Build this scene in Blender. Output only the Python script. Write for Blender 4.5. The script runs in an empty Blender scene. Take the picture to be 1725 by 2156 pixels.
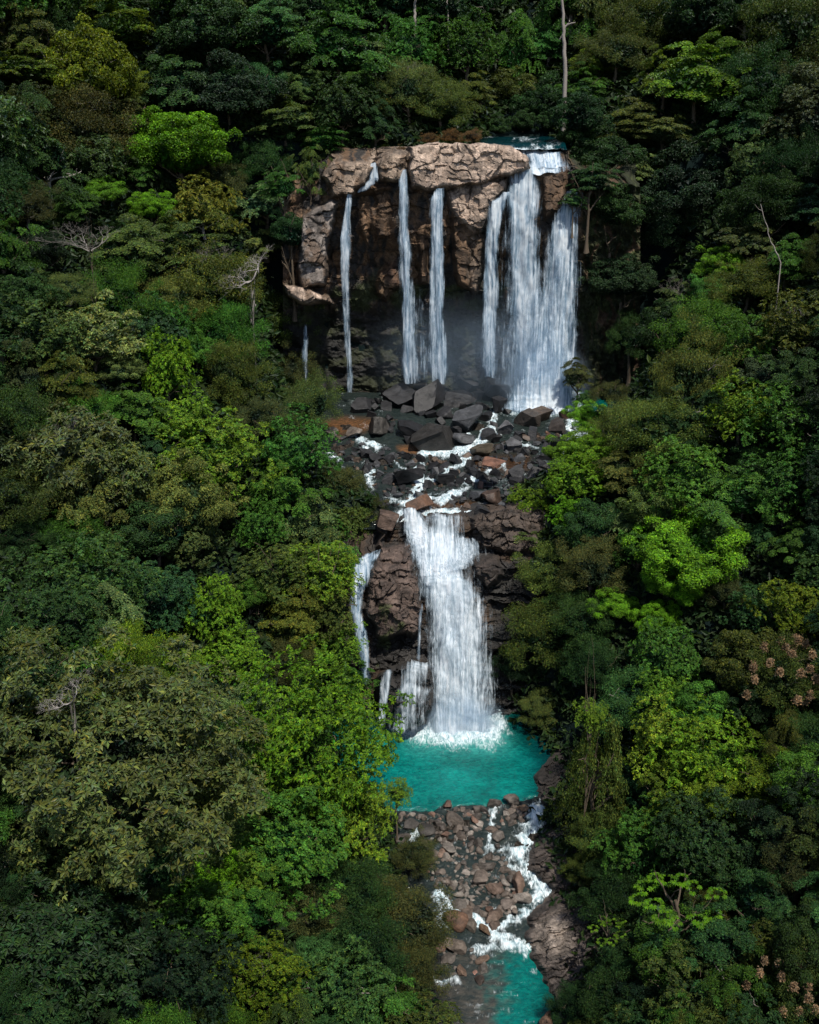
import bpy, bmesh, math, random
import numpy as np
from mathutils import Vector, Matrix

scene = bpy.context.scene
C = scene.collection
rnd = random.Random(7)
RS = np.random.RandomState(11)

# ------------------------------------------------------------------ camera maths
PITCH = math.radians(22.0)
F = 2312.0                     # focal length in reference pixels (picture 1725 x 2156)
CX, CY = 862.5, 1078.0
cp, sp = math.cos(PITCH), math.sin(PITCH)


def ray(px, py):
    px = np.asarray(px, float); py = np.asarray(py, float)
    xc = (px - CX) / F; yc = -(py - CY) / F
    return np.stack([xc, cp + yc * sp, -sp + yc * cp], -1)


def at(px, py, Y):
    d = ray(px, py)
    return d * (np.asarray(Y, float) / d[..., 1])[..., None]


def atz(px, py, z):
    d = ray(px, py)
    return d * (np.asarray(z, float) / d[..., 2])[..., None]


def proj(p):
    p = np.asarray(p, float)
    fz = p[..., 1] * cp - p[..., 2] * sp
    up = p[..., 1] * sp + p[..., 2] * cp
    return CX + F * p[..., 0] / fz, CY - F * up / fz


# ------------------------------------------------------------------ noise
def _h(ix, iy, iz, seed):
    n = (ix.astype(np.int64) * 374761393 + iy.astype(np.int64) * 668265263 + iz.astype(np.int64) * 2147483647 + seed * 1274126177) & 0xFFFFFFFF
    n = ((n ^ (n >> 13)) * 1274126177) & 0xFFFFFFFF
    n = ((n ^ (n >> 16)) * 2246822519) & 0xFFFFFFFF
    return ((n ^ (n >> 15)) & 0xFFFFFF) / float(0xFFFFFF)


def vnoise(x, y, z=0.0, seed=0):
    x, y, z = np.broadcast_arrays(np.asarray(x, float), np.asarray(y, float), np.asarray(z, float))
    ix, iy, iz = np.floor(x), np.floor(y), np.floor(z)
    fx, fy, fz = x - ix, y - iy, z - iz
    fx = fx * fx * (3 - 2 * fx); fy = fy * fy * (3 - 2 * fy); fz = fz * fz * (3 - 2 * fz)
    r = 0
    for a in (0, 1):
        for b in (0, 1):
            for c in (0, 1):
                w = (fx if a else 1 - fx) * (fy if b else 1 - fy) * (fz if c else 1 - fz)
                r = r + w * _h(ix + a, iy + b, iz + c, seed)
    return r * 2 - 1


def fbm(x, y, z=0.0, octv=4, seed=0, gain=0.5):
    r, a, s = 0, 1.0, 1.0
    for o in range(octv):
        r = r + a * vnoise(np.asarray(x) * s, np.asarray(y) * s, np.asarray(z) * s, seed + o * 17)
        a *= gain; s *= 2.03
    return r


def facets(x, y, sx, sy, seed, off=1.0, tilt=1.0):
    """blocky rock: every cell is a tilted plane; returns height and distance to the cell border"""
    u, v = np.asarray(x) / sx, np.asarray(y) / sy
    iu, iv = np.floor(u), np.floor(v)
    best = np.full(u.shape, 9.0); second = best.copy(); val = np.zeros(u.shape)
    z0 = np.zeros(u.shape)
    for a in (-1, 0, 1):
        for b in (-1, 0, 1):
            cu, cv = iu + a, iv + b
            pu = cu + 0.15 + 0.7 * _h(cu, cv, z0, seed); pv = cv + 0.15 + 0.7 * _h(cu, cv, z0, seed + 1)
            du, dv = u - pu, v - pv
            d = du * du + dv * dv
            h = (_h(cu, cv, z0, seed + 2) - .5) * 2 * off + ((_h(cu, cv, z0, seed + 3) - .5) * du + (_h(cu, cv, z0, seed + 4) - .5) * dv) * 2 * tilt
            near = d < best
            second = np.where(near, best, np.minimum(second, d))
            val = np.where(near, h, val); best = np.where(near, d, best)
    return val, np.sqrt(second) - np.sqrt(best)


def sstep(a, b, x):
    t = np.clip((np.asarray(x, float) - a) / (b - a), 0, 1)
    return t * t * (3 - 2 * t)


def pdist(px, py, poly):
    """signed distance to a polygon, negative inside"""
    px = np.asarray(px, float); py = np.asarray(py, float)
    d = np.full(px.shape, 1e18); inside = np.zeros(px.shape, bool)
    n = len(poly)
    for i in range(n):
        ax, ay = poly[i]; bx, by = poly[(i + 1) % n]
        ex, ey = bx - ax, by - ay
        wx, wy = px - ax, py - ay
        t = np.clip((wx * ex + wy * ey) / (ex * ex + ey * ey + 1e-9), 0, 1)
        d = np.minimum(d, (wx - ex * t) ** 2 + (wy - ey * t) ** 2)
        c = ((ay <= py) & (by > py)) | ((by <= py) & (ay > py))
        with np.errstate(divide='ignore', invalid='ignore'):
            xi = ax + (py - ay) / (by - ay if by != ay else 1e-9) * ex
        inside ^= c & (px < xi)
    d = np.sqrt(d)
    return np.where(inside, -d, d)


def ldist(px, py, pts):
    px = np.asarray(px, float); py = np.asarray(py, float)
    d = np.full(px.shape, 1e18)
    for (ax, ay), (bx, by) in zip(pts[:-1], pts[1:]):
        ex, ey = bx - ax, by - ay
        wx, wy = px - ax, py - ay
        t = np.clip((wx * ex + wy * ey) / (ex * ex + ey * ey + 1e-9), 0, 1)
        d = np.minimum(d, (wx - ex * t) ** 2 + (wy - ey * t) ** 2)
    return np.sqrt(d)


# ------------------------------------------------------------------ mesh helpers
def mesh_np(name, verts, quads=None, tris=None, smooth=False, mat=None, fattr=None, vattr=None, uv=None):
    verts = np.asarray(verts, np.float32).reshape(-1, 3)
    me = bpy.data.meshes.new(name)
    nq = 0 if quads is None else len(quads); nt = 0 if tris is None else len(tris)
    loops = []
    if nq: loops.append(np.asarray(quads, np.int32).ravel())
    if nt: loops.append(np.asarray(tris, np.int32).ravel())
    loops = np.concatenate(loops)
    me.vertices.add(len(verts)); me.vertices.foreach_set('co', verts.ravel())
    me.loops.add(len(loops)); me.loops.foreach_set('vertex_index', loops)
    me.polygons.add(nq + nt)
    starts = np.concatenate([np.arange(nq) * 4, nq * 4 + np.arange(nt) * 3]).astype(np.int32)
    me.polygons.foreach_set('loop_start', starts)
    me.update(calc_edges=True)
    me.polygons.foreach_set('use_smooth', np.full(nq + nt, smooth))
    for k, a in (fattr or {}).items():
        at_ = me.attributes.new(k, 'FLOAT_COLOR', 'FACE')
        a = np.asarray(a, np.float32)
        at_.data.foreach_set('color', np.concatenate([a, np.ones((len(a), 1), np.float32)], 1).ravel())
    for k, a in (vattr or {}).items():
        a = np.asarray(a, np.float32)
        if a.ndim == 1:
            at_ = me.attributes.new(k, 'FLOAT', 'POINT'); at_.data.foreach_set('value', a)
        else:
            at_ = me.attributes.new(k, 'FLOAT_COLOR', 'POINT')
            at_.data.foreach_set('color', np.concatenate([a, np.ones((len(a), 1), np.float32)], 1).ravel())
    if uv is not None:
        l = me.uv_layers.new(name='UVMap')
        l.data.foreach_set('uv', np.asarray(uv, np.float32)[loops].ravel())
    if mat: me.materials.append(mat)
    return me


def grid_quads(nr, nc):
    i = np.arange(nr * nc).reshape(nr, nc)
    return np.stack([i[:-1, :-1], i[:-1, 1:], i[1:, 1:], i[1:, :-1]], -1).reshape(-1, 4)


def link(name, data, parent=None, loc=None):
    o = bpy.data.objects.new(name, data); C.objects.link(o)
    if parent is not None: o.parent = parent
    if loc is not None: o.location = loc
    return o


def tag(o, label=None, cat=None, group=None, kind=None):
    if label: o['label'] = label
    if cat: o['category'] = cat
    if group: o['group'] = group
    if kind: o['kind'] = kind
    return o


# ------------------------------------------------------------------ materials
class NT:
    def __init__(self, name):
        self.m = bpy.data.materials.new(name); self.m.use_nodes = True
        self.t = self.m.node_tree; self.t.nodes.clear()
        self.out = self.t.nodes.new('ShaderNodeOutputMaterial')

    def n(self, typ, **kw):
        nd = self.t.nodes.new('ShaderNode' + typ)
        for k, v in kw.items():
            if hasattr(nd, k) and not k[0].isupper(): setattr(nd, k, v)
            else:
                self.set(nd.inputs[k.replace('_', ' ')], v)
        return nd

    def set(self, sock, v):
        if isinstance(v, bpy.types.NodeSocket): self.t.links.new(v, sock)
        else:
            if isinstance(v, (tuple, list)) and len(v) == 3 and sock.type == 'RGBA': v = (*v, 1)
            sock.default_value = v

    def math(self, op, a, b=0.0, c=None, clamp=False):
        nd = self.t.nodes.new('ShaderNodeMath'); nd.operation = op; nd.use_clamp = clamp
        self.set(nd.inputs[0], a); self.set(nd.inputs[1], b)
        if c is not None: self.set(nd.inputs[2], c)
        return nd.outputs[0]

    def mix(self, fac, a, b, mode='MIX'):
        nd = self.t.nodes.new('ShaderNodeMix'); nd.data_type = 'RGBA'; nd.blend_type = mode
        self.set(nd.inputs[0], fac); self.set(nd.inputs[6], a); self.set(nd.inputs[7], b)
        return nd.outputs[2]

    def mixs(self, fac, a, b):
        nd = self.t.nodes.new('ShaderNodeMixShader')
        self.set(nd.inputs[0], fac); self.set(nd.inputs[1], a); self.set(nd.inputs[2], b)
        return nd.outputs[0]

    def attr(self, name): return self.n('Attribute', attribute_name=name)

    def noise(self, vec, scale, detail=4, rough=.6, dist=0.0):
        nd = self.n('TexNoise'); self.set(nd.inputs['Vector'], vec)
        nd.inputs['Scale'].default_value = scale; nd.inputs['Detail'].default_value = detail
        nd.inputs['Roughness'].default_value = rough; nd.inputs['Distortion'].default_value = dist
        return nd.outputs['Fac']

    def ramp(self, fac, a, b, v0=0.0, v1=1.0):
        nd = self.n('MapRange'); nd.interpolation_type = 'SMOOTHSTEP'
        self.set(nd.inputs['Value'], fac)
        nd.inputs['From Min'].default_value = a; nd.inputs['From Max'].default_value = b
        nd.inputs['To Min'].default_value = v0; nd.inputs['To Max'].default_value = v1
        return nd.outputs['Result']

    def mapping(self, vec, scale):
        nd = self.n('Mapping'); self.set(nd.inputs['Vector'], vec); nd.inputs['Scale'].default_value = scale
        return nd.outputs[0]

    def bump(self, h, strength=.5, dist=.1, normal=None):
        nd = self.n('Bump'); self.set(nd.inputs['Height'], h)
        nd.inputs['Strength'].default_value = strength; nd.inputs['Distance'].default_value = dist
        if normal is not None: self.set(nd.inputs['Normal'], normal)
        return nd.outputs[0]

    def done(self, s, vol=None):
        if s is not None: self.t.links.new(s, self.out.inputs['Surface'])
        if vol is not None: self.t.links.new(vol, self.out.inputs['Volume'])
        return self.m


def leaf_material(name, gloss=.12, trans=.3):
    M = NT(name)
    oi = M.n('ObjectInfo'); a = M.attr('tint')
    col = M.mix(1.0, oi.outputs['Color'], a.outputs['Color'], 'MULTIPLY')
    df = M.n('BsdfDiffuse', Color=col)
    tc = M.mix(1.0, col, (1.5, 1.35, .5), 'MULTIPLY')
    tr = M.n('BsdfTranslucent', Color=tc)
    s = M.mixs(trans, df.outputs[0], tr.outputs[0])
    gl = M.n('BsdfGlossy', Color=(.8, .85, .8), Roughness=.45)
    lw = M.n('LayerWeight', Blend=.25)
    s = M.mixs(M.math('MULTIPLY', lw.outputs['Fresnel'], gloss), s, gl.outputs[0])
    return M.done(s)


def bark_material(name, col):
    M = NT(name)
    tc = M.n('TexCoord').outputs['Object']
    n = M.noise(M.mapping(tc, (6, 6, 1.2)), 3, 4)
    c = M.mix(n, tuple(k * .5 for k in col), tuple(k * 1.4 for k in col))
    b = M.n('BsdfPrincipled', Base_Color=c, Roughness=.85)
    M.set(b.inputs['Normal'], M.bump(n, .6, .05))
    return M.done(b.outputs[0])


def rock_material(name, use_attr=True, wet=0.0):
    M = NT(name)
    geo = M.n('NewGeometry')
    tc = geo.outputs['Position']
    if use_attr: base = M.attr('col').outputs['Color']
    else: base = M.n('ObjectInfo').outputs['Color']
    n1 = M.noise(tc, .7, 6, .65); n2 = M.noise(M.mapping(tc, (1, 1, 2.2)), 3.2, 5, .7)
    vo = M.n('TexVoronoi', feature='DISTANCE_TO_EDGE'); M.set(vo.inputs['Vector'], M.mapping(tc, (.55, .55, .8)))
    vo.inputs['Scale'].default_value = 1.0
    wv = M.mix(1.0, tc, M.n('TexNoise', Vector=tc, Scale=.35).outputs['Color'], 'ADD')
    wv = M.mix(.35, wv, M.n('TexNoise', Vector=tc, Scale=1.1).outputs['Color'], 'ADD')
    M.set(vo.inputs['Vector'], M.mapping(wv, (.22, .22, .30)))
    crack = M.ramp(M.math('ADD', vo.outputs['Distance'], M.math('MULTIPLY', M.math('SUBTRACT', n1, .5), .25)), -.02, .05, .74, 1)
    f = M.ramp(n1, .3, .7, .55, 1.35)
    c = M.mix(1.0, base, f, 'MULTIPLY')
    f2 = M.ramp(n2, .3, .7, .65, 1.3)
    c = M.mix(1.0, c, f2, 'MULTIPLY')
    c = M.mix(1.0, c, crack, 'MULTIPLY')
    b = M.n('BsdfPrincipled', Base_Color=c, Roughness=.78 - .22 * wet)
    if wet: b.inputs['Specular IOR Level'].default_value = .4
    h = M.math('ADD', M.math('MULTIPLY', n2, .6), M.math('ADD', n1, M.math('MULTIPLY', crack, .4)))
    M.set(b.inputs['Normal'], M.bump(h, .5, .22))
    return M.done(b.outputs[0])


LEAF = leaf_material('leaf_surface')
LEAF_GLOSS = leaf_material('glossy_leaf_surface', .22, .25)
BARK = bark_material('brown_bark', (.10, .075, .05))
BARK_PALE = bark_material('pale_bark', (.27, .24, .215))
TWIG = bark_material('bleached_twig', (.33, .30, .28))
TWIG_GREY = bark_material('grey_twig', (.16, .145, .13))
ROCK = rock_material('cliff_rock')
ROCK_WET = rock_material('wet_boulder', False, 1.0)
ROCK_DRY = rock_material('dry_boulder', False, 0.25)

# ------------------------------------------------------------------ terrain
KY = [40, 81, 92, 110, 120, 131, 147, 151, 165, 193, 207, 210, 226, 245, 300, 420]
KZ = [-91, -88, -87.5, -85.2, -86.5, -86.5, -86.0, -60.9, -59.6, -58.4, -58.2, -13.6, -13.4, -6, 30, 96]
KC = [7.5, 8.5, 9.2, 6.5, 4.5, 2.5, 2, 5, 6, 10, 10.5, 20, 22, 24, 30, 40]
KW = [6, 6, 8, 9.5, 14, 11, 9.2, 8.5, 19, 31, 32, 9, 7, 2, 0, 0]
# the same valley with the two cliffs smeared out, used away from the water
SY = [40, 81, 110, 128, 160, 180, 200, 225, 250, 300, 420]
SZ = [-93, -87, -84, -78, -60, -50, -34, -14, 0, 34, 98]


WY = [40, 68, 92, 96, 110.5, 111.5, 136, 147, 151, 165, 184, 187, 203]
WZ = [-87.05, -87.05, -87.0, -86.5, -84.25, -84.0, -84.0, -60.75, -60.55, -59.25, -57.75, -57.35, -57.3]


def wlevel(Y): return np.interp(Y, WY, WZ)


def ground(x, Y, detail=True):
    x = np.asarray(x, float); Y = np.asarray(Y, float)
    c = np.interp(Y, KY, KC); w = np.interp(Y, KY, KW)
    d = np.abs(x - c) - w
    side = np.sign(x - c)
    zb = np.interp(Y, KY, KZ); zs = np.interp(Y, SY, SZ)
    k = sstep(0, 11, d)
    wl = wlevel(Y)
    stony = sstep(93, 96, Y) * (1 - sstep(109.5, 111, Y)) + sstep(150, 152, Y) * (1 - sstep(186, 189, Y))
    zb = zb * (1 - stony) + (wl - .34 + fbm(x * .55, Y * .55, 0, 3, 15) * .42) * stony
    z = zb * (1 - k) + zs * k
    dd = np.maximum(d, 0)
    slope = np.where(Y > 205, .35, .72) + np.where(side > 0, .04, 0)
    z = z + np.minimum(dd, 4) * .7 + np.maximum(dd - 4, 0) * slope * np.where(dd < 60, 1, .9)
    if detail:
        z = z + fbm(x * .06, Y * .06, 0, 3, 5) * 2.2 * sstep(2, 20, d) + fbm(x * .35, Y * .35, 0, 3, 9) * (.3 + .25 * sstep(0, 8, d))
    return z


def offriver(x, Y):
    return np.abs(x - np.interp(Y, KY, KC)) - np.interp(Y, KY, KW)


def hit(px, py, off=0.0, y0=60, y1=330, step=.2, wet=False):
    """first place along the sight line through a reference pixel that lies OFF above the ground"""
    Y = np.arange(y0, y1, step)
    p = at(px, py, Y)
    gz = ground(p[:, 0], Y)
    if wet: gz = np.maximum(gz, np.where((Y < 136) | ((Y > 147) & (Y < 203)), wlevel(Y), -999))
    g = p[:, 2] - gz - off
    i = np.argmax(g < 0) if (g < 0).any() else len(Y) - 1
    return p[i]


def build_terrain():
    xs = np.concatenate([np.linspace(-260, -60, 50, endpoint=False), np.arange(-60, 70, .8), np.linspace(70, 260, 48)])
    ys = np.concatenate([np.linspace(-40, 74, 40, endpoint=False), np.arange(74, 232, .8), np.linspace(232, 430, 70)])
    X, Y = np.meshgrid(xs, ys)
    Z = ground(X, Y)
    M = NT('forest_floor')
    tc = M.n('NewGeometry').outputs['Position']
    n = M.noise(tc, .5, 5); n2 = M.noise(tc, 4, 4)
    gv = M.n('TexVoronoi', Vector=tc, Scale=3.2)
    a = M.attr('bed').outputs['Fac']
    soil = M.mix(n, (.004, .010, .011), (.008, .016, .014))
    stone = M.mix(1.0, M.mix(n2, (.014, .014, .013), (.075, .062, .05)), M.ramp(gv.outputs['Distance'], .75, .15, .25, 1.15), 'MULTIPLY')
    c = M.mix(a, soil, stone)
    b = M.n('BsdfPrincipled', Base_Color=c, Roughness=.95)
    b.inputs['Specular IOR Level'].default_value = .08
    M.set(b.inputs['Normal'], M.bump(n2, .8, .2))
    m = M.done(b.outputs[0])
    bed = 1 - sstep(-1, 2, offriver(X, Y)); bed[Y > 206] = 0
    me = mesh_np('ground', np.stack([X, Y, Z], -1), grid_quads(len(ys), len(xs)), smooth=True, mat=m, vattr={'bed': bed.ravel()})
    tag(link('ground', me), kind='structure')


build_terrain()

# ------------------------------------------------------------------ cliffs
PALE = np.array([.395, .30, .235]); TAN = np.array([.26, .195, .145]); BROWN = np.array([.105, .062, .034])
DARKR = np.array([.022, .022, .02]); MOSS = np.array([.032, .042, .010]); GREY = np.array([.20, .17, .15])
WETR = np.array([.03, .027, .025]); RUST = np.array([.15, .078, .042])


def relief(name, x0, x1, step, ytop, ybot, nrow, fn, back, zback):
    xs = np.arange(x0, x1 + .1, step)
    yt = np.interp(xs, [p[0] for p in ytop], [p[1] for p in ytop])
    yt = yt + fbm(xs / 14., 0, 0, 3, 3) * 2.5
    v = np.linspace(0, 1, nrow)
    PX = np.repeat(xs[None], nrow, 0); PY = yt[None] + (ybot - yt[None]) * v[:, None]
    Y, col = fn(PX, PY)
    P = at(PX, PY, Y)
    top = P[0]
    caps = []; nb = 14
    for i in range(nb, 0, -1):
        t = i / nb
        q = top.copy(); q[:, 1] += back * t; q[:, 0] += fbm(q[:, 0] * .4, i * .5, 0, 3, 18) * .8 * min(1, 4 * t * (1 - t) + .001)
        zb = zback(q[:, 0]) if callable(zback) else zback
        q[:, 2] = top[:, 2] * (1 - sstep(0, 1, t)) + zb * sstep(0, 1, t) + fbm(q[:, 0] * .5, q[:, 1] * .5, 0, 3, 8) * .35 * (1 - abs(2 * t - 1))
        caps.append(q)
    V = np.concatenate([np.stack(caps), P], 0)
    cc = np.concatenate([np.repeat((col[0] * .8)[None], nb, 0), col], 0)
    me = mesh_np(name, V, grid_quads(V.shape[0], V.shape[1]), smooth=False, mat=ROCK, vattr={'col': cc.reshape(-1, 3)})
    return me


def lerp(a, b, k): return a * (1 - k[..., None]) + b * k[..., None]


def upper_cliff(px, py):
    wx = px + fbm(px / 30, py / 30, 0, 3, 21) * 4.5; wy = py + fbm(px / 30, py / 30, 5, 3, 22) * 4.5
    f1, e1 = facets(wx, wy + px * .08, 62, 46, 31, 1, 1); f2, e2 = facets(wx, wy, 22, 17, 35, 1, 1); f3, e3 = facets(wx, wy, 9, 10, 37, 1, 1)
    n = fbm(px / 26, py / 26, 0, 4, 41)
    streak = fbm(px / 9. + fbm(px / 30, py / 30, 2, 2, 44), py / 48., 0, 5, 43)
    Y = np.full(px.shape, 200.) + f1 * .8 + f2 * .3 + f3 * .1 + fbm(px / 40, py / 60, 2, 4, 48) * .9
    rec = sstep(490, 570, wy) * 3.2 + sstep(600, 690, wy) * 3.4
    rec = rec * sstep(630, 700, px) * (1 - .7 * sstep(1215, 1260, px)) - sstep(770, 870, py) * 1.5
    Y = Y + rec
    layer = facets(wx * 0 + px * .25, wy, 60, 13, 61, 1, .3)[0]
    Y = Y + layer * .10 * sstep(560, 640, wy)
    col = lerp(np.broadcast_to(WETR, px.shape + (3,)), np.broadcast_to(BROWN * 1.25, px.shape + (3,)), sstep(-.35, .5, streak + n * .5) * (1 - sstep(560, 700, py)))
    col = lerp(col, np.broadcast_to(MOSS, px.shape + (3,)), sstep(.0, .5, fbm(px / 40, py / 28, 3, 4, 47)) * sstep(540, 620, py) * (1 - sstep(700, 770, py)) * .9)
    col = lerp(col, lerp(np.broadcast_to(DARKR * .4, px.shape + (3,)), np.broadcast_to(MOSS * .4, px.shape + (3,)), sstep(-.1, .4, fbm(px / 30, py / 20, 6, 4, 49))), sstep(650, 720, py + n * 30) * .95)  # undercut rock and moss darkened in colour to stand for overhang shade
    Y = Y - (f1 * .8 + f2 * .24 + layer * .1) * sstep(600, 690, py) + fbm(px / 34, py / 22, 8, 4, 50) * .9 * sstep(600, 690, py)

    def block(poly, off, c, soft=7, var=.35, k=1.0, br=.75):
        nonlocal Y, col
        s = pdist(wx, wy, poly)
        m = 1 - sstep(-soft, 2, s)
        Y = Y * (1 - m) + (200 + off + f1 * .55 + f2 * .36 + f3 * .10 - .7 * sstep(0, 12, -s) - .016 * (py - min(p[1] for p in poly))) * m
        cc = np.broadcast_to(np.asarray(c), px.shape + (3,)) * (1 + var * np.clip(n * .8 + f2 * .25 + f3 * .15, -1, 1))[..., None]
        cc = lerp(cc, np.broadcast_to(BROWN, px.shape + (3,)), sstep(.05, .55, fbm(px / 18, py / 26, 9, 4, 53)) * br)
        cc = cc * (1 - .45 * sstep(.1, .7, streak) - .25 * sstep(.2, .7, fbm(px / 14, py / 8, 12, 4, 54)))[..., None]
        edge = (sstep(0, .10, e2) * .3 + .7) * (sstep(0, .05, e1) * .45 + .55)
        col = lerp(col, cc * edge[..., None], (1 - sstep(-soft * .6, 3, s)) * k)

    # brown bulges of the shaded wall
    block([(752, 418), (776, 402), (782, 470), (775, 512), (756, 490)], .2, BROWN * 1.7)
    block([(786, 402), (812, 400), (826, 440), (820, 500), (795, 505)], -.4, BROWN * 1.3)
    block([(795, 570), (835, 540), (845, 600), (812, 640), (790, 620)], 3.4, RUST * .9, 9, .5, .7)
    block([(955, 420), (1010, 420), (1012, 560), (1000, 610), (962, 600), (950, 500)], -1.2, BROWN * 1.2, 8, .5)
    block([(985, 500), (1018, 480), (1022, 580), (1000, 620), (985, 600)], -.8, TAN * .8, 6, .5, .8)
    block([(880, 470), (905, 460), (905, 600), (885, 600)], .5, BROWN * 1.3, 6, .5, .8)
    # left pillar
    block([(632, 470), (655, 440), (700, 418), (712, 430), (692, 520), (684, 600), (640, 608), (628, 560)], -3.4, GREY * 1.1, 6)
    block([(600, 596), (640, 598), (690, 622), (700, 640), (650, 642), (606, 625)], -5.5, PALE * .9, 5)
    # ledge blocks
    block([(678, 372), (700, 338), (778, 338), (790, 352), (772, 388), (740, 412), (700, 415)], -2.8, TAN * 1.15)
    block([(788, 346), (800, 332), (822, 318), (862, 320), (860, 378), (826, 384), (800, 380)], -1.8, TAN * 1.2)
    block([(742, 395), (800, 385), (825, 390), (820, 402), (770, 410), (745, 412)], -1.0, BROWN * 1.2)
    block([(860, 362), (862, 310), (900, 298), (1010, 296), (1080, 304), (1118, 330), (1112, 360), (1062, 374), (1000, 394), (962, 400), (935, 392), (900, 402), (868, 395)], -2.4, PALE * 1.12, 6, .25, 1.0, .3)
    block([(940, 402), (975, 386), (1060, 374), (1070, 392), (1060, 422), (1040, 440), (1022, 486), (1000, 492), (968, 462), (950, 440)], -1.8, PALE * 1.05, 6, .25, 1.0, .35)
    block([(1140, 366), (1200, 352), (1200, 440), (1165, 450), (1146, 470)], -.8, BROWN * .95)
    # hollow right of the pale rock: its shade painted as dark colour
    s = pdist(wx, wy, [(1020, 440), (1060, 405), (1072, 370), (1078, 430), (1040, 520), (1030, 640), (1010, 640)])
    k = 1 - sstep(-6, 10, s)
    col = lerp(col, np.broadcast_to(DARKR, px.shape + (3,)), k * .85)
    # mossy wall right of the big fall
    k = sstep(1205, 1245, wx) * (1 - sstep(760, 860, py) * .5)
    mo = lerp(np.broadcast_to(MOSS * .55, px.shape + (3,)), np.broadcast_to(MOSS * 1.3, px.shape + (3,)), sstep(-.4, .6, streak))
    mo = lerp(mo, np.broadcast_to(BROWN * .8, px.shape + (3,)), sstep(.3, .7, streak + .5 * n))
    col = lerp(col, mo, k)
    Y = Y + k * (streak * .5 + fbm(px / 12, py / 14, 4, 4, 45) * .9)
    col = col * (.8 + .25 * sstep(0, .12, e3))[..., None]
    return Y, np.clip(col, .004, .9)


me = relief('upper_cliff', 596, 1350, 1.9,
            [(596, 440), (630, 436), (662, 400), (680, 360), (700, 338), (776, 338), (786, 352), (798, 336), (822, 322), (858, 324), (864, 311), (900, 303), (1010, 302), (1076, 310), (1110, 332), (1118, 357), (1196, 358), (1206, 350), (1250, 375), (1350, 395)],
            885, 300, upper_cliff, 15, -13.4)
tag(link('cliff', me), 'tall cliff with pale tan ledges above dark mossy overhang behind upper falls', 'cliff', kind='structure')

LY = [1050, 1085, 1105, 1122, 1150, 1166, 1200, 1225, 1260, 1520, 1570]
LD = [150.0, 148.2, 147.4, 146.9, 144.6, 144.1, 139.6, 138.4, 137.4, 130.6, 129.6]


def lower_depth(py): return np.interp(py, LY, LD)


def lower_cliff(px, py):
    wx = px + fbm(px / 28, py / 28, 0, 3, 121) * 7; wy = py + fbm(px / 28, py / 28, 5, 3, 122) * 6
    f1, e1 = facets(wx, wy, 56, 40, 131, 1, 1); f2, e2 = facets(wx, wy, 20, 15, 135, 1, 1); f3, e3 = facets(wx, wy, 9, 7, 137, 1, 1)
    lay, el = facets(wx * .2, wy, 50, 12, 139, 1, .3)
    n = fbm(px / 26, py / 26, 0, 4, 141)
    Y = lower_depth(py) + .8 + f1 * .5 + f2 * .3 + f3 * .12 + lay * .35
    rt = sstep(1020, 1045, px) * sstep(1180, 1230, py)
    Y = Y + rt * (1.0 + lay * .8)
    col = lerp(np.broadcast_to(WETR, px.shape + (3,)), np.broadcast_to(BROWN * .45, px.shape + (3,)), sstep(-.2, .6, n))
    col = lerp(col, np.broadcast_to(DARKR * .8, px.shape + (3,)), rt * .8)

    def block(poly, off, c, soft=8, var=.35, rel=None):
        nonlocal Y, col
        s = pdist(wx, wy, poly); m = 1 - sstep(-soft, 3, s)
        Y = Y * (1 - m) + (lower_depth(py) + off + f1 * .7 + f2 * .45 + f3 * .12 - 1.0 * sstep(0, 45, -s)) * m
        cc = np.broadcast_to(np.asarray(c), px.shape + (3,)) * (1 + var * np.clip(n + f2 * .3 + f3 * .15, -1, 1))[..., None]
        cc = cc * (.55 + .45 * sstep(0, .12, e1))[..., None]
        col = lerp(col, cc, 1 - sstep(-soft * .6, 3, s))

    RB = np.array([.088, .062, .050])
    block([(778, 1196), (806, 1156), (862, 1148), (872, 1172), (886, 1240), (886, 1330), (868, 1352), (792, 1350), (772, 1300), (768, 1240)], -2.2, RB)
    block([(776, 1340), (886, 1330), (880, 1420), (800, 1412), (776, 1400)], .9, WETR * .8)
    k = sstep(.1, .5, fbm(px / 22, py / 30, 7, 3, 151)) * (1 - sstep(-4, 6, pdist(wx, wy, [(800, 1270), (850, 1280), (840, 1400), (790, 1400)])))
    col = lerp(col, np.broadcast_to(MOSS * 1.5, px.shape + (3,)), k * .8)
    block([(796, 1436), (820, 1404), (880, 1394), (912, 1410), (918, 1450), (900, 1530), (800, 1535)], -3.6, WETR * .9)
    Y = Y - 2.2 * np.sqrt(np.maximum(0, 1 - ((px - 860) / 60) ** 2 - ((py - 1472) / 80) ** 2))
    block([(988, 1086), (1020, 1074), (1095, 1066), (1150, 1075), (1150, 1165), (1060, 1168), (1000, 1142)], -1.0, np.array([.055, .040, .031]))
    block([(990, 1178), (1050, 1168), (1060, 1210), (1030, 1240), (1004, 1215)], -1.0, np.array([.045, .034, .028]))
    return Y, np.clip(col, .004, .9)


me = relief('lower_cliff', 688, 1150, 1.8,
            [(688, 1150), (735, 1172), (792, 1166), (806, 1152), (842, 1092), (850, 1084), (985, 1087), (1000, 1076), (1090, 1068), (1150, 1078)],
            1570, 260, lower_cliff, 7, -61.0)
tag(link('cliff', me), 'dark brown stepped cliff with bulging buttress behind lower fall', 'cliff', kind='structure')

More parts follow.
